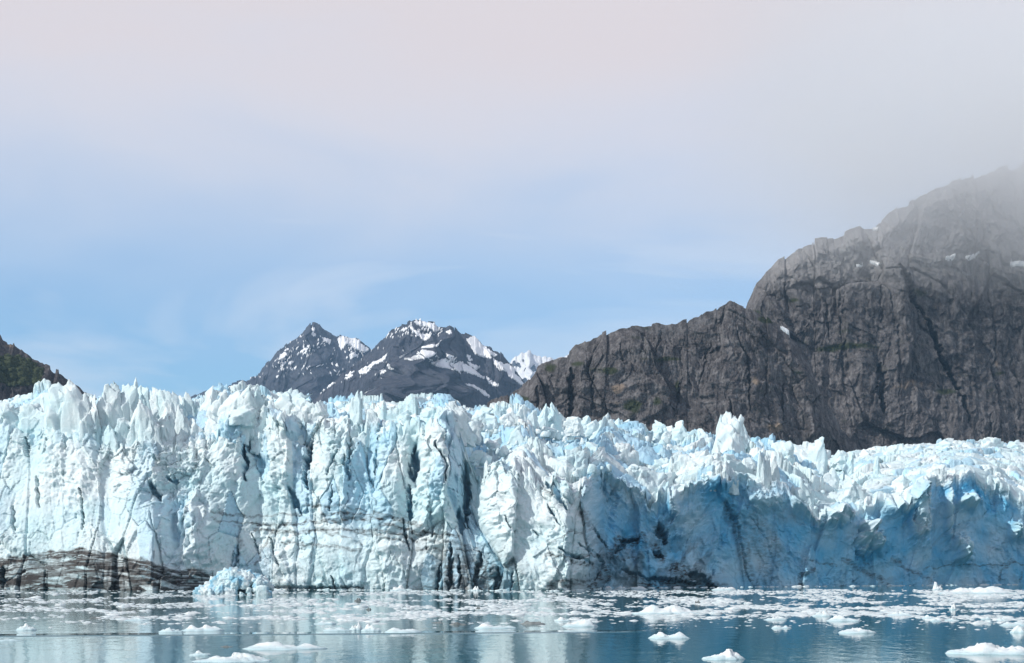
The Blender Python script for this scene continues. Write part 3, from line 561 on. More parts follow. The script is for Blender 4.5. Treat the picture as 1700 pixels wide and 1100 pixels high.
    for (u0, v0, rv, ln, A) in [(764, 725, 24, 45, 13), (884, 720, 20, 60, 13), (1072, 730, 16, 60, 9), (520, 684, 12, 30, 7), (640, 690, 10, 40, 6), (1180, 752, 14, 30, 6), (1365, 778, 22, 36, 9), (960, 760, 12, 30, 6)]:
        ht = ht - A * sstep(u0 - 3, u0 + 3, ru_) * np.exp(-np.maximum(ru_ - u0, 0) / ln) * np.exp(-((V - v0) / rv) ** 2)
    tail = np.ones_like(Y); tail[nf + ns:] = 0.3
    ht = ht * tail
    back = np.zeros_like(Y); back[nf + ns:] = 6.0
    dy = -hf * face - ht * 0.35 * lip
    dz = hf * 0.18 * face + ht * 0.95 * lip + wob * np.exp(-((arc - 60) / 7) ** 2) * 0.6 - back
    dx = 0.35 * hf * fbm(X / 9, arc / 9, 3, 44) * face
    P = np.stack([X + dx, Y + dy, np.where(np.arange(nr)[:, None] == 0, -1.5, Z + dz * np.clip((Z + 1.5) / 6, 0, 1))], -1)
    # ---- colour masks: debris and cave dark, blue ice with shade tint put in, grit
    Wu, Wv = warp(U, V, 70, 7.0, 18)
    dirt_dark = np.zeros_like(Y)
    btop = interp([(-400, 930), (0, 926), (70, 914), (140, 909), (200, 917), (290, 940), (350, 948), (372, 985), (2200, 990)], Wu)
    band = sstep(0, 4, Wv - btop)
    ly = (V + 4 * fbm(U / 70, V / 50, 3, 71)) - btop
    fold = ly + 7 * fbm(U / 55, V / 30, 3, 69)
    stripes = perlin(U / 260, fold / 7.5, 72) * 0.9 + perlin(U / 120, fold / 2.6, 73) * 0.7 + 0.9 * fbm(U / 24, V / 12, 5, 74, 0.6)
    dirt_dark = band * sstep(-0.18, 0.16, stripes + 0.17 + 0.4 * (1 - sstep(4, 14, ly)) + 0.45 * sstep(20, 38, ly) * sstep(0.0, 0.3, fbm(U / 40, V / 12, 3, 67)))
    dirt_dark = np.maximum(dirt_dark, band * np.clip(0.40 + 1.5 * fbm(U / 26, V / 7, 5, 65, 0.7), 0.05, 0.95))
    for line, wd, a in DIRT_DARK_LINES:
        us = [p[0] for p in line]; vl = [p[1] for p in line]
        m = (U > min(us) - 25) & (U < max(us) + 25) & (V > min(vl) - 25) & (V < max(vl) + 25)
        q, pos = poly_dist(Wu[m], Wv[m], line)
        brk = sstep(-0.25, 0.25, fbm(U[m] / 8, V[m] / 4, 5, 74, 0.7))
        dirt_dark[m] = np.maximum(dirt_dark[m], a * (1 - sstep(0.5, 1.3, q / (1.6 * wd))) * (0.25 + 0.75 * brk))
    st = sstep(0.10, 0.55, ridged(Wu / 24, Wv / 60, 5, 75, 0.65) + 0.35 * fbm(U / 12, V / 5, 4, 79)) * np.exp(-((U - 775) / 75) ** 4) * sstep(890, 945, V)
    dirt_dark = np.maximum(dirt_dark, st * 0.85)
    Wu, Wv = warp(U, V, 68, 4.0, 20)
    stl = sstep(0.25, 0.6, ridged((U + (V - 860) * 0.35) / 26, V / 60, 4, 76)) * sstep(930, 1010, U) * (1 - sstep(1150, 1230, U)) * sstep(850, 930, V)
    dirt_dark = np.maximum(dirt_dark, stl * 0.55)
    veins = sstep(0.62, 0.82, ridged((wx + wa * 0.6) / 26, (wa - wx * 0.4) / 14, 3, 77)) * right * face
    dirt_dark = np.maximum(dirt_dark, veins * 0.16)
    dirt_dark = np.maximum(dirt_dark, face * sstep(0.35, 0.6, fbm(U / 30, V / 8, 4, 78)) * sstep(840, 900, V) * (1 - right) * 0.35)
    dirt_dark = dirt_dark * face
    blue = np.zeros_like(Y)
    blue = right * face * (0.66 + 0.60 * fbm(X / 16, arc / 16, 4, 80)) * sstep(-6, 22, (V - vc[None]) + 10 * fbm(X / 8, arc / 8, 3, 81))  # calved blue ice, with the shaded wall's tone put into the colour
    blue = blue * (1 - 0.65 * sstep(2.0, 7.0, knob))  # knobs whiter: their sunlit look put into the colour
    blue = np.maximum(blue, np.exp(-((U - 1115) / 40) ** 2 - ((V - 905) / 55) ** 2) * 0.95 * face)
    blue = np.maximum(blue, sstep(1.5, 5.0, cleft) * 0.42 * (1 - 0.5 * right)); blue = np.maximum(blue, (r2 > 0.80) * 0.30 * face); blue = np.maximum(blue, (r1 > 0.84) * 0.30 * face); blue = np.maximum(blue, (q2 > 0.82) * 0.35 * lip); blue = np.maximum(blue, (q1 > 0.72) * 0.45 * lip * (1 - sstep(1340, 1420, U)))  # crevasse ice blue, with the clefts' shaded tone put into the colour
    blue = np.maximum(blue, np.exp(-((U - 292) / 30) ** 2 - ((V - 870) / 60) ** 2) * (0.3 + 0.5 * fbm(X / 5, arc / 9, 3, 66)))  # blue shade of the left hollow put into the ice colour
    blue = blue * (1 - 0.8 * clean)
    grit = lip * np.clip(0.5 + 1.1 * fbm(X / 28, arc / 28, 4, 82), 0, 1) * (1 - 0.5 * sstep(1150, 1300, U))
    grit = np.maximum(grit, np.exp(-((U - 640) / 60) ** 2 - ((V - 685) / 14) ** 2) * 0.9); grit = np.maximum(grit, face * (0.22 + 0.35 * (1 - right) * sstep(860, 950, V) + 0.5 * np.clip(fbm(X / 30, arc / 22, 3, 83), 0, 1)))
    me = raw_mesh("glacier", P.reshape(-1, 3), grid_faces(nr, nc), False); set_mask(me, [dirt_dark, blue, grit])
    o = link("glacier", me, ICE)
    tag(o, "wide blue and white glacier front rising straight from the water", "glacier", kind="structure")
    return o
GL = build_glacier()

# ---- seracs: pinnacles, fins and blocks of ice standing on the glacier
_ICO = {}
def ico(n):
    if n in _ICO: return _ICO[n]
    if n == 0:
        p = (1 + 5 ** 0.5) / 2
        V = np.array([(-1, p, 0), (1, p, 0), (-1, -p, 0), (1, -p, 0), (0, -1, p), (0, 1, p), (0, -1, -p), (0, 1, -p), (p, 0, -1), (p, 0, 1), (-p, 0, -1), (-p, 0, 1)], float)
        F = np.array([(0, 11, 5), (0, 5, 1), (0, 1, 7), (0, 7, 10), (0, 10, 11), (1, 5, 9), (5, 11, 4), (11, 10, 2), (10, 7, 6), (7, 1, 8), (3, 9, 4), (3, 4, 2), (3, 2, 6), (3, 6, 8), (3, 8, 9), (4, 9, 5), (2, 4, 11), (6, 2, 10), (8, 6, 7), (9, 8, 1)])
    else:
        V0, F0 = ico(n - 1); V = [tuple(v) for v in V0]; mid = {}; F = []
        def m(a, b):
            k = (min(a, b), max(a, b))
            if k not in mid: mid[k] = len(V); V.append(tuple((np.array(V[a]) + np.array(V[b])) / 2))
            return mid[k]
        for a, b, c in F0:
            x, y, z = m(a, b), m(b, c), m(c, a); F += [(a, x, z), (b, y, x), (c, z, y), (x, y, z)]
        V = np.array(V); F = np.array(F)
    V = V / np.linalg.norm(V, axis=1, keepdims=True); _ICO[n] = (V, F); return V, F
def serac_mesh(wd, dp, ht, seed, point=0.6, lean=0.0, sub=3):
    """angular ice block: a sphere cut back by random fracture planes, stretched, leaned and roughened"""
    rs = np.random.RandomState(seed); D, F = ico(sub); pl = []
    ns = rs.randint(4, 7); a0 = rs.uniform(0, 6.28)
    for k in range(ns):
        a = a0 + k * 6.283 / ns + rs.uniform(-0.5, 0.5); pl.append((math.cos(a), math.sin(a), point * rs.uniform(0.05, 0.95), rs.uniform(0.5, 0.95)))
    a = rs.uniform(0, 6.28); q = rs.uniform(0.5, 1.5); pl.append((math.cos(a) * q, math.sin(a) * q * 0.6, 1.0, rs.uniform(0.55, 0.8)))
    a += rs.uniform(2.0, 4.2); q = rs.uniform(0.4, 1.6); pl.append((math.cos(a) * q, math.sin(a) * q, 1.0, rs.uniform(0.6, 0.95)))
    r = np.full(len(D), 1.7)
    for x, y, z, d in pl:
        n = np.array([x, y, z]); n /= np.linalg.norm(n); c = D @ n
        r = np.where(c > 0.05, np.minimum(r, d / np.maximum(c, 0.05)), r)
    P = D * r[:, None]
    zt = P[:, 2].max(); P[:, 2] = np.where(P[:, 2] > 0, P[:, 2] / zt, np.maximum(P[:, 2], -1))
    if sub > 1:
        sc = 1.0 if sub < 4 else 1.6
        f_, _, _ = facets(P[:, 0] * 1.6 * sc + P[:, 1] + seed, P[:, 2] * 1.5 * sc + P[:, 1] * 0.8, seed % 60)
        n = fbm(P[:, 0] * 1.7 + seed * 0.7 + P[:, 1], P[:, 2] * 1.7 + P[:, 1] * 0.6, 4, seed % 50, 0.6)
        n2 = ridged(P[:, 0] * 3 + seed + P[:, 1] * 2.5, P[:, 2] * 1.2, 3, seed % 40)
        P[:, :2] *= (1 + 0.12 * n + 0.17 * f_ + 0.06 * n2)[:, None]; P[:, 2] *= 1 + 0.09 * f_ + 0.05 * n
    P = P * np.array([wd / 2 * 1.15, dp / 2, ht / 2]); P[:, 2] += ht / 2
    P[:, 0] += lean * P[:, 2]
    return P, F
def place_serac(u, vtop, wpx, vbase, seed, point=0.6, lean=0.0, depth=0.9, sink=0.5, name="serac"):
    Y = find_depth(u, vbase) + 1.0
    x, _, zb = at(u, vbase, Y); zt = at(u, vtop, Y)[2]; ht = (zt - zb) * (1 + sink); wd = wpx / FOC * Y
    P, F = serac_mesh(wd * (1.3 if point < 0.9 else 1.1), wd * depth, ht, seed, point * (0.55 if point < 0.9 else 0.8), lean, 4)
    o = link(name, raw_mesh(name, P, F), SERAC, GL); o.location = (x, Y + wd * depth * 0.45, zb - ht * sink / (1 + sink))
    return o
SERACS = [(84, 634, 34, 745, .35, .05), (104, 632, 44, 750, .35, -.02), (134, 636, 40, 760, .75, 0), (150, 655, 24, 750, .6, 0), (176, 629, 36, 735, .75, -.03), (192, 636, 22, 720, .5, 0), (207, 636, 30, 725, .5, .04), (219, 627, 26, 710, .5, 0), (233, 640, 22, 715, .5, 0), (243, 663, 28, 745, .35, 0), (258, 641, 24, 705, .5, 0), (272, 650, 20, 712, .6, 0), (284, 642, 28, 718, .7, -.03), (299, 655, 20, 712, .5, 0), (316, 650, 24, 712, .85, -.05), (331, 662, 18, 712, .5, 0), (343, 643, 24, 712, .85, .05), (362, 652, 26, 712, .5, 0), (378, 646, 30, 705, .5, .02), (396, 640, 28, 700, .6, .05), (411, 645, 24, 700, .5, 0), (429, 641, 26, 695, .95, -.05), (446, 664, 26, 706, .4, 0), (472, 643, 34, 700, .4, .08), (503, 653, 34, 702, .35, 0), (525, 664, 24, 700, .5, 0), (562, 661, 30, 694, .3, 0), (593, 649, 21, 716, 1.0, -.02), (613, 682, 14, 722, .7, .02), (655, 663, 44, 694, .25, .05), (20, 676, 34, 712, .3, 0), (2, 668, 24, 720, .4, .05), (48, 668, 34, 715, .35, .1), (688, 668, 24, 696, .5, 0), (712, 674, 22, 702, .5, 0), (736, 670, 22, 706, .6, 0), (763, 667, 24, 715, .6, -.22), (778, 680, 16, 712, .6, -.2), (795, 674, 20, 705, .6, .1), (826, 667, 15, 698, .9, 0), (837, 669, 14, 698, .8, .03), (850, 676, 18, 704, .5, 0), (867, 669, 17, 704, .75, 0), (884, 678, 14, 705, .6, 0), (903, 672, 14, 706, .8, 0), (917, 670, 20, 708, .6, .04), (930, 682, 16, 706, .5, 0), (955, 690, 18, 712, .4, 0), (975, 687, 13, 710, .5, 0), (1000, 697, 16, 716, .5, 0), (1026, 693, 13, 718, .8, 0), (1040, 695, 13, 718, .8, 0), (1062, 702, 18, 722, .5, 0), (1094, 698, 22, 726, .7, .1), (1113, 706, 14, 726, .6, 0), (1133, 699, 20, 732, .8, -.1), (1150, 712, 16, 736, .7, -.08), (1167, 710, 14, 740, .85, -.05),
    (1199, 692, 22, 762, .6, .06), (1212, 684, 30, 768, .6, 0), (1222, 690, 24, 766, .5, -.02), (1234, 702, 20, 762, .6, -.03), (1243, 716, 16, 762, .7, -.05), (1264, 729, 13, 764, .8, 0), (1263, 746, 12, 800, .5, .02), (1273, 750, 12, 800, .5, 0), (1284, 748, 13, 800, .5, .03), (1282, 731, 14, 766, .7, 0), (1302, 728, 26, 776, .5, .03), (1317, 737, 18, 772, .5, 0), (1338, 735, 30, 784, .25, .05), (1353, 723, 22, 790, .55, .10), (1411, 754, 12, 786, 1.0, 0), (1455, 755, 16, 800, .9, .03), (1571, 727, 28, 750, .2, 0), (1654, 726, 30, 748, .2, 0), (1610, 732, 26, 750, .2, 0), (1480, 742, 24, 760, .2, 0), (1400, 746, 22, 768, .3, 0), (1440, 745, 24, 766, .3, 0), (1530, 738, 26, 756, .2, 0), (1690, 730, 30, 750, .2, 0), (1158, 752, 36, 786, .45, .25), (892, 724, 14, 770, 1.0, .02), (880, 736, 18, 772, .9, -.15), (902, 730, 16, 768, .9, .15), (1018, 726, 24, 752, .4, 0), (985, 738, 22, 762, .4, 0), (1070, 745, 26, 768, .4, .1), (1100, 760, 22, 785, .4, 0), (1050, 772, 20, 796, .3, 0), (1215, 775, 22, 805, .3, 0), (1180, 778, 20, 802, .3, 0), (1262, 785, 24, 815, .3, 0), (1380, 775, 22, 806, .5, 0), (1340, 800, 24, 838, .4, 0), (1415, 790, 26, 830, .5, 0), (1500, 788, 20, 815, .5, 0), (1560, 768, 20, 794, .4, 0), (430, 700, 22, 735, .4, 0), (640, 700, 26, 735, .35, 0), (665, 702, 24, 735, .4, .05), (600, 715, 26, 745, .4, 0), (545, 700, 30, 730, .4, 0), (480, 702, 26, 728, .4, 0), (450, 706, 20, 735, .5, 0), (200, 690, 30, 745, .5, 0), (180, 700, 26, 760, .5, 0), (270, 685, 26, 735, .4, 0), (320, 690, 26, 735, .4, 0), (355, 690, 24, 730, .4, 0), (225, 668, 26, 735, .6, 0), (300, 675, 22, 730, .5, 0)]
for k, (u_, vt, wp, vb_, pt, ln) in enumerate(SERACS): place_serac(u_, vt, wp, vb_, 300 + k, pt, ln)
def scatter_blocks():
    rs = np.random.RandomState(11); V_, F_, nv = [], [], 0
    count = 0
    for k in range(2200):
        u_ = rs.uniform(-200, 1900); s = rs.uniform(0.0, 1.0) ** 0.8
        Y, Z = [float(q[0]) for q in slope_point(np.array([u_]), np.array([s]))]
        big = count < 130 and 0 < u_ < 1700
        if rs.rand() > 0.5 + 1.6 * perlin(np.array([u_ / 120]), np.array([s * 5]), 95)[0]: continue
        wd = rs.uniform(3.4, 7.5) if big else 1.0 + min(4.0, rs.exponential(1.1))
        if u_ > 1370: wd *= 0.62
        ht = wd * rs.uniform(0.4, 1.05); X = (u_ - 850) / FOC * Y
        P, F = serac_mesh(wd, wd * rs.uniform(0.6, 1.1), ht * 1.4, 1000 + k, rs.uniform(0.0, 0.3), rs.uniform(-0.35, 0.4), 1 if not big else 3)
        loc = np.array([X, Y, Z - ht * 0.35])
        if big:
            o = link("ice_block", raw_mesh("ice_block", P, F), SERAC, GL); o.location = loc; count += 1
        else:
            V_.append(P + loc); F_.append(F + nv); nv += len(P)
    o = link("ice_rubble", raw_mesh("ice_rubble", np.vstack(V_), np.vstack(F_)), SERAC, GL); o["kind"] = "stuff"
scatter_blocks()

# ------------------------------------------------------------------ floating ice
def floe_mesh(wd, dp, ht, seed, lumps=3, na=30, nr=11, flat=2.5, spike=0.0):
    """irregular floating lump: steep rim, knobbly top, a little of it under water"""
    rs = np.random.RandomState(seed)
    th = np.linspace(0, 2 * math.pi, na, endpoint=False)[None]; r = np.linspace(1, 0.0, nr)[:, None]
    out = 1 + 0.22 * fbm(np.cos(th) * 1.4 + seed, np.sin(th) * 1.4, 3, seed % 40) + 0.12 * facets(np.cos(th) * 2 + seed, np.sin(th) * 2, seed % 30)[0]
    x = np.cos(th) * r * out; y = np.sin(th) * r * out
    h = (1 - r ** flat) ** 0.6
    q = np.zeros_like(x)
    for _ in range(lumps):
        cx, cy = rs.uniform(-0.65, 0.65), rs.uniform(-0.4, 0.4); s = rs.uniform(0.2, 0.42); a = rs.uniform(0.5, 1.0)
        q = np.maximum(q, a * np.exp(-(((x - cx) ** 2 + (y - cy) ** 2) / s ** 2) ** (1.2 - 0.6 * spike)))
    hh = h * (0.30 + 0.72 * q) * (1 + 0.25 * fbm(x * 3.1 + seed, y * 3.1, 4, seed % 50)) + 0.17 * facets(x * 3.0 + seed, y * 3.0, seed % 45)[0] * h + 0.07 * facets(x * 7 + seed, y * 7, seed % 35)[0] * h
    hh = hh / max(0.2, hh.max())
    P = np.stack([x * wd / 2, y * dp / 2, np.maximum(hh, 0.0) * ht], -1).reshape(-1, 3)
    low = np.stack([np.cos(th) * out * wd / 2 * 0.96, np.sin(th) * out * dp / 2 * 0.96, 0 * th - 0.35 * ht - 0.1], -1).reshape(-1, 3)
    P = np.vstack([low, P]); F = grid_faces(nr + 1, na + 1)
    F = []
    for i in range(nr):
        for j in range(na):
            j2 = (j + 1) % na; F.append((i * na + j, i * na + j2, (i + 1) * na + j2, (i + 1) * na + j))
    return P, np.array(F)
def floe(u, v, wpx, hpx, seed, label, cat="ice floe", lumps=3, mat=None, dp=0.55, flat=2.5, spike=0.0, name="ice_floe", group="floes floating in the foreground", detail=1):
    x, y = on_water(u, v); wd = wpx / FOC * y; ht = 0.82 * hpx / FOC * y
    depth = min(wd * dp, 0.6 * wd + 1)
    P, F = floe_mesh(wd, depth, ht, seed, lumps, 30 * detail, 11 * detail, flat, spike)
    o = link(name, raw_mesh(name, P, F, False), mat or BERG); o.location = (x, y + depth * 0.35, 0)
    return tag(o, label, cat, group)
def big_berg():
    x, y = on_water(384, 987); wd = 122 / FOC * y; ht = 43 / FOC * y; rs = np.random.RandomState(5); V_, F_, nv = [], [], 0
    for k in range(300):
        gx = rs.uniform(-1, 1); gy = rs.uniform(-1, 1)
        a = float(np.interp(gx, [-1, -.85, -.7, -.45, -.2, 0.1, .35, .55, .75, .92, 1], [.12, .3, .5, .76, .95, 1.0, .88, .8, .74, .6, .3])) * (1 - abs(gy) ** 2.4)
        d = rs.uniform(1.6, 3.6) if k < 190 else rs.uniform(0.5, 1.5)
        if gx > 0.65 and k < 60: d = rs.uniform(2.2, 3.4)
        P, F = serac_mesh(d, d * rs.uniform(.7, 1.2), d * rs.uniform(.7, 1.2), 4000 + k, 0.1, rs.uniform(-.2, .2), 2)
        V_.append(P + np.array([gx * wd / 2 * 0.93, gy * wd * 0.22, max(-0.6, a * ht - d * rs.uniform(0.75, 1.15))])); F_.append(F + nv); nv += len(P)
    o = link("iceberg", raw_mesh("iceberg", np.vstack(V_), np.vstack(F_)), BLUE_BERG); o.location = (x, y + wd * 0.26, 0)
    tag(o, "large knobbly iceberg of jumbled blue ice against the dirty ice wall", "iceberg")
big_berg()
FL = [(42, 1046, 34, 14, 1, "small pointed floe alone near the left edge", dict(lumps=1, spike=.6)), (282, 1049, 36, 10, 2, "small peaked floe just left of a long low floe", dict(lumps=1)), (335, 1047, 70, 12, 3, "long low floe right of a small peaked one, above the wake line", {}),
    (590, 1046, 22, 17, 4, "small rounded floe like a ball, left of a matching lump", dict(lumps=1)), (616, 1047, 34, 15, 5, "rounded lumpy floe just left of a flat floe in the middle", dict(lumps=2)), (560, 1047, 46, 7, 57, "low flat floe left of two rounded lumps", dict(flat=5)), (668, 1050, 62, 10, 6, "flat floe with raised right end in the middle of the water", dict(lumps=2, flat=5)), (465, 1078, 130, 15, 7, "long pale slab floating above the lumpy floe at bottom left", dict(flat=4, lumps=4)),
    (332, 1088, 34, 10, 58, "small wedge touching the lumpy floe at bottom left", dict(lumps=1)), (385, 1099, 120, 19, 8, "large lumpy white floe at the bottom edge, left", dict(lumps=4, detail=2)), (823, 1043, 70, 11, 9, "low white floe between two grey dirty floes", dict(lumps=3)), (965, 1040, 58, 16, 10, "white hump of ice where the water turns dark teal", dict(lumps=2)), (935, 1031, 26, 9, 11, "small white lump left of the white hump", dict(lumps=1)),
    (1112, 1060, 66, 14, 12, "white floe with low bumps right of centre", dict(lumps=4)), (1202, 1095, 68, 22, 13, "white floe with a peak and a knob, at the bottom edge right of centre", dict(lumps=2, spike=.5, detail=2)), (1427, 1051, 66, 11, 14, "smooth oval white floe alone on teal water", dict(lumps=1, flat=6)), (1298, 1043, 34, 6, 15, "small flat floe in front of the oval white floe", dict(flat=6)), (1402, 1031, 62, 13, 16, "bumpy floe behind the oval white floe", dict(lumps=3)),
    (1366, 1023, 30, 13, 17, "small tall floe left of a bumpy floe", dict(lumps=2)), (1105, 1019, 112, 19, 18, "wide rough raft of white ice right of centre", dict(lumps=7, detail=2, dp=.35)), (1660, 1086, 140, 24, 19, "largest white floe, cut by the right edge near the bottom", dict(lumps=4, flat=4, detail=2)), (1692, 1038, 56, 8, 20, "flat white floe cut by the right edge, farthest of three", dict(flat=6)), (1698, 1050, 34, 15, 21, "lumpy white floe cut by the right edge, between two others", dict(lumps=2)),
    (1557, 979, 18, 17, 22, "small upright ice block beside the long low floe at right", dict(lumps=1, flat=6)), (1622, 985, 125, 15, 23, "long low white floe in front of the blue ice wall", dict(lumps=6, detail=2, dp=.3)), (1203, 979, 40, 6, 24, "flat white floe at the foot of the dark cave", dict(lumps=1)), (984, 977, 32, 14, 25, "white lump of ice by the dark foot of the glacier", dict(lumps=1)), (1032, 977, 18, 6, 26, "small white chunk right of the white lump by the glacier foot", {}), (1062, 978, 26, 7, 27, "small flat chunk by the dark foot of the glacier", {}),
    (1010, 977, 14, 6, 59, "tiny chunk between two others by the dark foot of the glacier", {}), (662, 980, 26, 12, 28, "low ice lump at the foot of the white middle wall", dict(lumps=2)), (790, 980, 14, 9, 29, "small ice lump at the foot of the streaked black wall", {}), (1287, 1029, 36, 8, 30, "flat floe near the edge of the brash ice, right of centre", {}), (1545, 1027, 28, 8, 31, "small rounded floe near the brash edge at right", dict(lumps=1)), (1555, 1031, 20, 5, 60, "tiny flat floe in front of a small rounded one", {}), (1638, 1028, 16, 6, 32, "smaller of two tiny floes near the right edge", {}), (1640, 1034, 18, 6, 33, "lower of two tiny floes near the right edge", {}), (1665, 1030, 22, 5, 34, "thin flat floe behind the floes at the right edge", {}), (1582, 1030, 24, 6, 35, "smooth low floe beside a small arch of ice", dict(lumps=1)), (1583, 1012, 12, 14, 36, "small curved finger of ice standing up at right", dict(lumps=1, spike=.5)), (1495, 1022, 44, 9, 37, "ragged floe at the brash edge between centre right and right", dict(lumps=4)), (12, 1064, 40, 5, 38, "thin pale floe at the left edge", dict(flat=6)), (225, 1030, 44, 6, 39, "pale low floe above the small peaked floe at left", {}), (540, 1036, 40, 7, 61, "faint flat floe behind the rounded lumps", {})]
for (u_, v_, wp, hp, sd, lab, kw) in FL: floe(u_, v_, wp, hp, sd, lab, **kw)
for (u_, v_, wp, hp, sd, lab) in [(760, 1037, 30, 6, 40, "small grey dirty floe left of a low white floe"), (885, 1036, 42, 7, 41, "wider grey dirty floe right of a low white floe"), (156, 1027, 22, 4, 42, "thin dark ice piece left of centre near the brash edge"), (376, 1074, 20, 4, 43, "tiny dark ice piece left of the long pale slab"), (594, 998, 12, 7, 44, "tiny dark arched ice piece in the brash, centre left"), (612, 1012, 9, 5, 45, "tiny dark ice tip in the brash below an arched one"), (726, 1034, 20, 3, 46, "thin grey sliver left of two dirty floes"), (794, 1011, 8, 5, 47, "tiny dark ice tip in the brash right of centre left"), (1158, 1002, 10, 8, 48, "tiny dark ice tip behind the wide white raft")]:
    floe(u_, v_, wp, hp, sd, lab, lumps=2, mat=DIRTY, group="dirty dark ice pieces")
def brash():
    rs = np.random.RandomState(21)
    protos = [raw_mesh("ice_chunk", *floe_mesh(1, 0.9, 0.10, 500 + k, 2, 12, 4, 4.0)) for k in range(8)]
    pdata = [floe_mesh(1, 0.9, 0.075, 520 + k, 2, 8, 3, 4.0) for k in range(14)]
    n = 60000
    u_ = rs.uniform(-150, 1850, n); v_ = 978 + rs.uniform(0, 1, n) ** 1.15 * 58
    d = (1 - sstep(1012, 1034, v_ + 14 * perlin(u_ / 140, v_ / 30, 90))) * np.clip(0.30 + 2.2 * perlin(u_ / 110, v_ / 7, 91) + 0.8 * perlin(u_ / 25, v_ / 3, 92), 0.02, 1)
    d = d * np.interp(u_, [0, 600, 900, 1100, 1700], [0.75, 0.85, 1.1, 1.6, 1.7])
    y_ = CAMH * FOC / (v_ - HOR); ok = (rs.rand(n) < d) & (y_ < interp(Y0P, u_) - 3)
    items = [((a - 850) / FOC * y, y, min(4.5, 0.5 + rs.exponential(0.6)), rs.uniform(0, 6.28), a) for a, y in zip(u_[ok], y_[ok])][:15000]
    for k in range(500):                                    # strays beyond the pack
        u_ = rs.uniform(0, 1700); v_ = rs.uniform(1018, 1045); x, y = on_water(u_, v_)
        if rs.rand() < np.interp(u_, [0, 900, 1100, 1700], [.15, .25, .8, .9]): items.append((x, y, 0.4 + rs.exponential(0.35), rs.uniform(0, 6.28), u_))
    items.sort(key=lambda i: -i[2] / i[1] * (1 if 0 < i[4] < 1700 else 0))
    for k, (x, y, s, a, _) in enumerate(items[:280]):
        me = protos[k % 8]
        if not me.materials: me.materials.append(BRASH)
        o = bpy.data.objects.new("ice_chunk", me); COL.objects.link(o); o.location = (x, y, 0); o.rotation_euler = (0, 0, a); o.scale = (s, s, s * rs.uniform(.7, 1.5))
        tag(o, "small flat chunk drifting in the brash ice before the glacier", "ice chunk", "loose chunks in the brash ice")
    V_, F_, nv = [], [], 0; V_tri, F_tri, nt = [], [], 0
    for k, (x, y, s, a, _) in enumerate(items[280:]):
        P, F = pdata[k % 14]; c, sn = math.cos(a), math.sin(a)
        Q = np.stack([(P[:, 0] * c - P[:, 1] * sn) * s + x, (P[:, 0] * sn + P[:, 1] * c) * s + y, P[:, 2] * s * rs.uniform(.5, 1.4)], -1)
        V_.append(Q); F_.append(F + nv); nv += len(Q)
    for k in range(260):                                    # fallen blocks along the foot of the ice
        u_ = rs.uniform(380, 1750); yw = float(interp(Y0P, np.array([u_]))[0]); y = yw - rs.uniform(0.5, 9); d = 0.5 + min(1.5, rs.exponential(0.5))
        P, F = serac_mesh(d * 1.5, d, d * 0.65, 7000 + k, 0.1, 0.0, 2)
        V_tri.append(P + np.array([(u_ - 850) / FOC * y, y, -0.35 * d])); F_tri.append(F + nt); nt += len(P)
    q = link("fallen_ice", raw_mesh("fallen_ice", np.vstack(V_tri), np.vstack(F_tri)), SERAC); tag(q, "crumbled fallen ice piled along the foot of the glacier", "ice rubble", kind="stuff")
    o = link("brash_ice", raw_mesh("brash_ice", np.vstack(V_), np.vstack(F_)), BRASH)
    tag(o, "broken brash ice covering the water below the glacier", "brash ice", kind="stuff")
brash()

# ------------------------------------------------------------------ air
def box(name, lo, hi):
    V = [(x, y, z) for x in (lo[0], hi[0]) for y in (lo[1], hi[1]) for z in (lo[2], hi[2])]
    return raw_mesh(name, V, [(0, 1, 3, 2), (4, 6, 7, 5), (0, 4, 5, 1), (2, 3, 7, 6), (0, 2, 6, 4), (1, 5, 7, 3)])
def build_haze():
    m = bpy.data.materials.new("haze_air"); m.use_nodes = True; t = m.node_tree; t.nodes.clear()
    o_ = t.nodes.new("ShaderNodeOutputMaterial"); p = t.nodes.new("ShaderNodeVolumePrincipled")
    p.inputs["Color"].default_value = (0.42, 0.70, 1.0, 1); p.inputs["Density"].default_value = 3.2e-5
    t.links.new(p.outputs[0], o_.inputs["Volume"])
    o = link("haze", box("haze", (-7000, -500, -4), (7000, 12500, 1700)), m)
    tag(o, "thin pale haze in the air between the far mountains", "haze", kind="stuff")
build_haze()
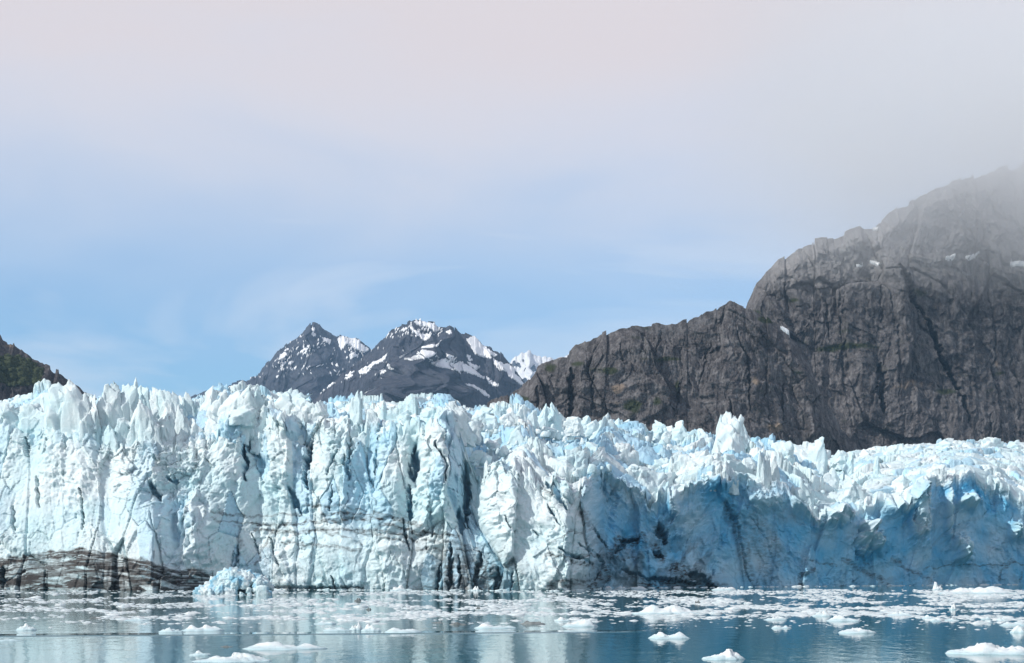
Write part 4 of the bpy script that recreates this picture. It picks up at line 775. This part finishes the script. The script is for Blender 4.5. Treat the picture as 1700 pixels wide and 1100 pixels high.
def build_mist():
    m = bpy.data.materials.new("mist_air"); m.use_nodes = True; t = m.node_tree; t.nodes.clear()
    n = t.nodes.new; l = t.links.new
    o_ = n("ShaderNodeOutputMaterial"); p = n("ShaderNodeVolumePrincipled"); p.inputs["Color"].default_value = (0.99, 0.99, 0.99, 1); p.inputs["Anisotropy"].default_value = 0.25
    g = n("ShaderNodeNewGeometry"); s = n("ShaderNodeSeparateXYZ"); l(g.outputs["Position"], s.inputs[0])
    def ss(o_, a_, b_):
        z = n("ShaderNodeMapRange"); z.interpolation_type = 'SMOOTHSTEP'; l(o_, z.inputs[0]); z.inputs[1].default_value = a_; z.inputs[2].default_value = b_; return z.outputs[0]
    def mul(p_, q_):
        k = n("ShaderNodeMath"); k.operation = 'MULTIPLY'; l(p_, k.inputs[0]); l(q_, k.inputs[1]); return k.outputs[0]
    zz = mul(mul(ss(s.outputs[2], 285, 500), ss(s.outputs[2], 720, 540)), mul(ss(s.outputs[0], 150, 520), ss(s.outputs[0], 2300, 1500)))
    zz = mul(zz, mul(ss(s.outputs[1], 1520, 1680), ss(s.outputs[1], 2120, 1980)))
    nz_ = n("ShaderNodeTexNoise"); l(g.outputs["Position"], nz_.inputs[0]); nz_.inputs["Scale"].default_value = 0.007; nz_.inputs["Detail"].default_value = 4
    r = n("ShaderNodeMapRange"); l(nz_.outputs[0], r.inputs[0]); r.inputs[1].default_value = 0.3; r.inputs[2].default_value = 0.7; r.inputs[3].default_value = 0.35; r.inputs[4].default_value = 1.6
    a = n("ShaderNodeMath"); a.operation = 'MULTIPLY'; l(zz, a.inputs[0]); l(r.outputs[0], a.inputs[1])
    b = n("ShaderNodeMath"); b.operation = 'MULTIPLY'; l(a.outputs[0], b.inputs[0]); b.inputs[1].default_value = 0.0056
    l(b.outputs[0], p.inputs["Density"]); l(p.outputs[0], o_.inputs["Volume"])
    m.cycles.volume_step_rate = 4.0
    o = link("mist", box("mist", (150, 1515, 290), (2300, 2125, 725)), m)
    tag(o, "white mist hanging round the top of the tall right mountain", "mist", kind="stuff")
build_mist()
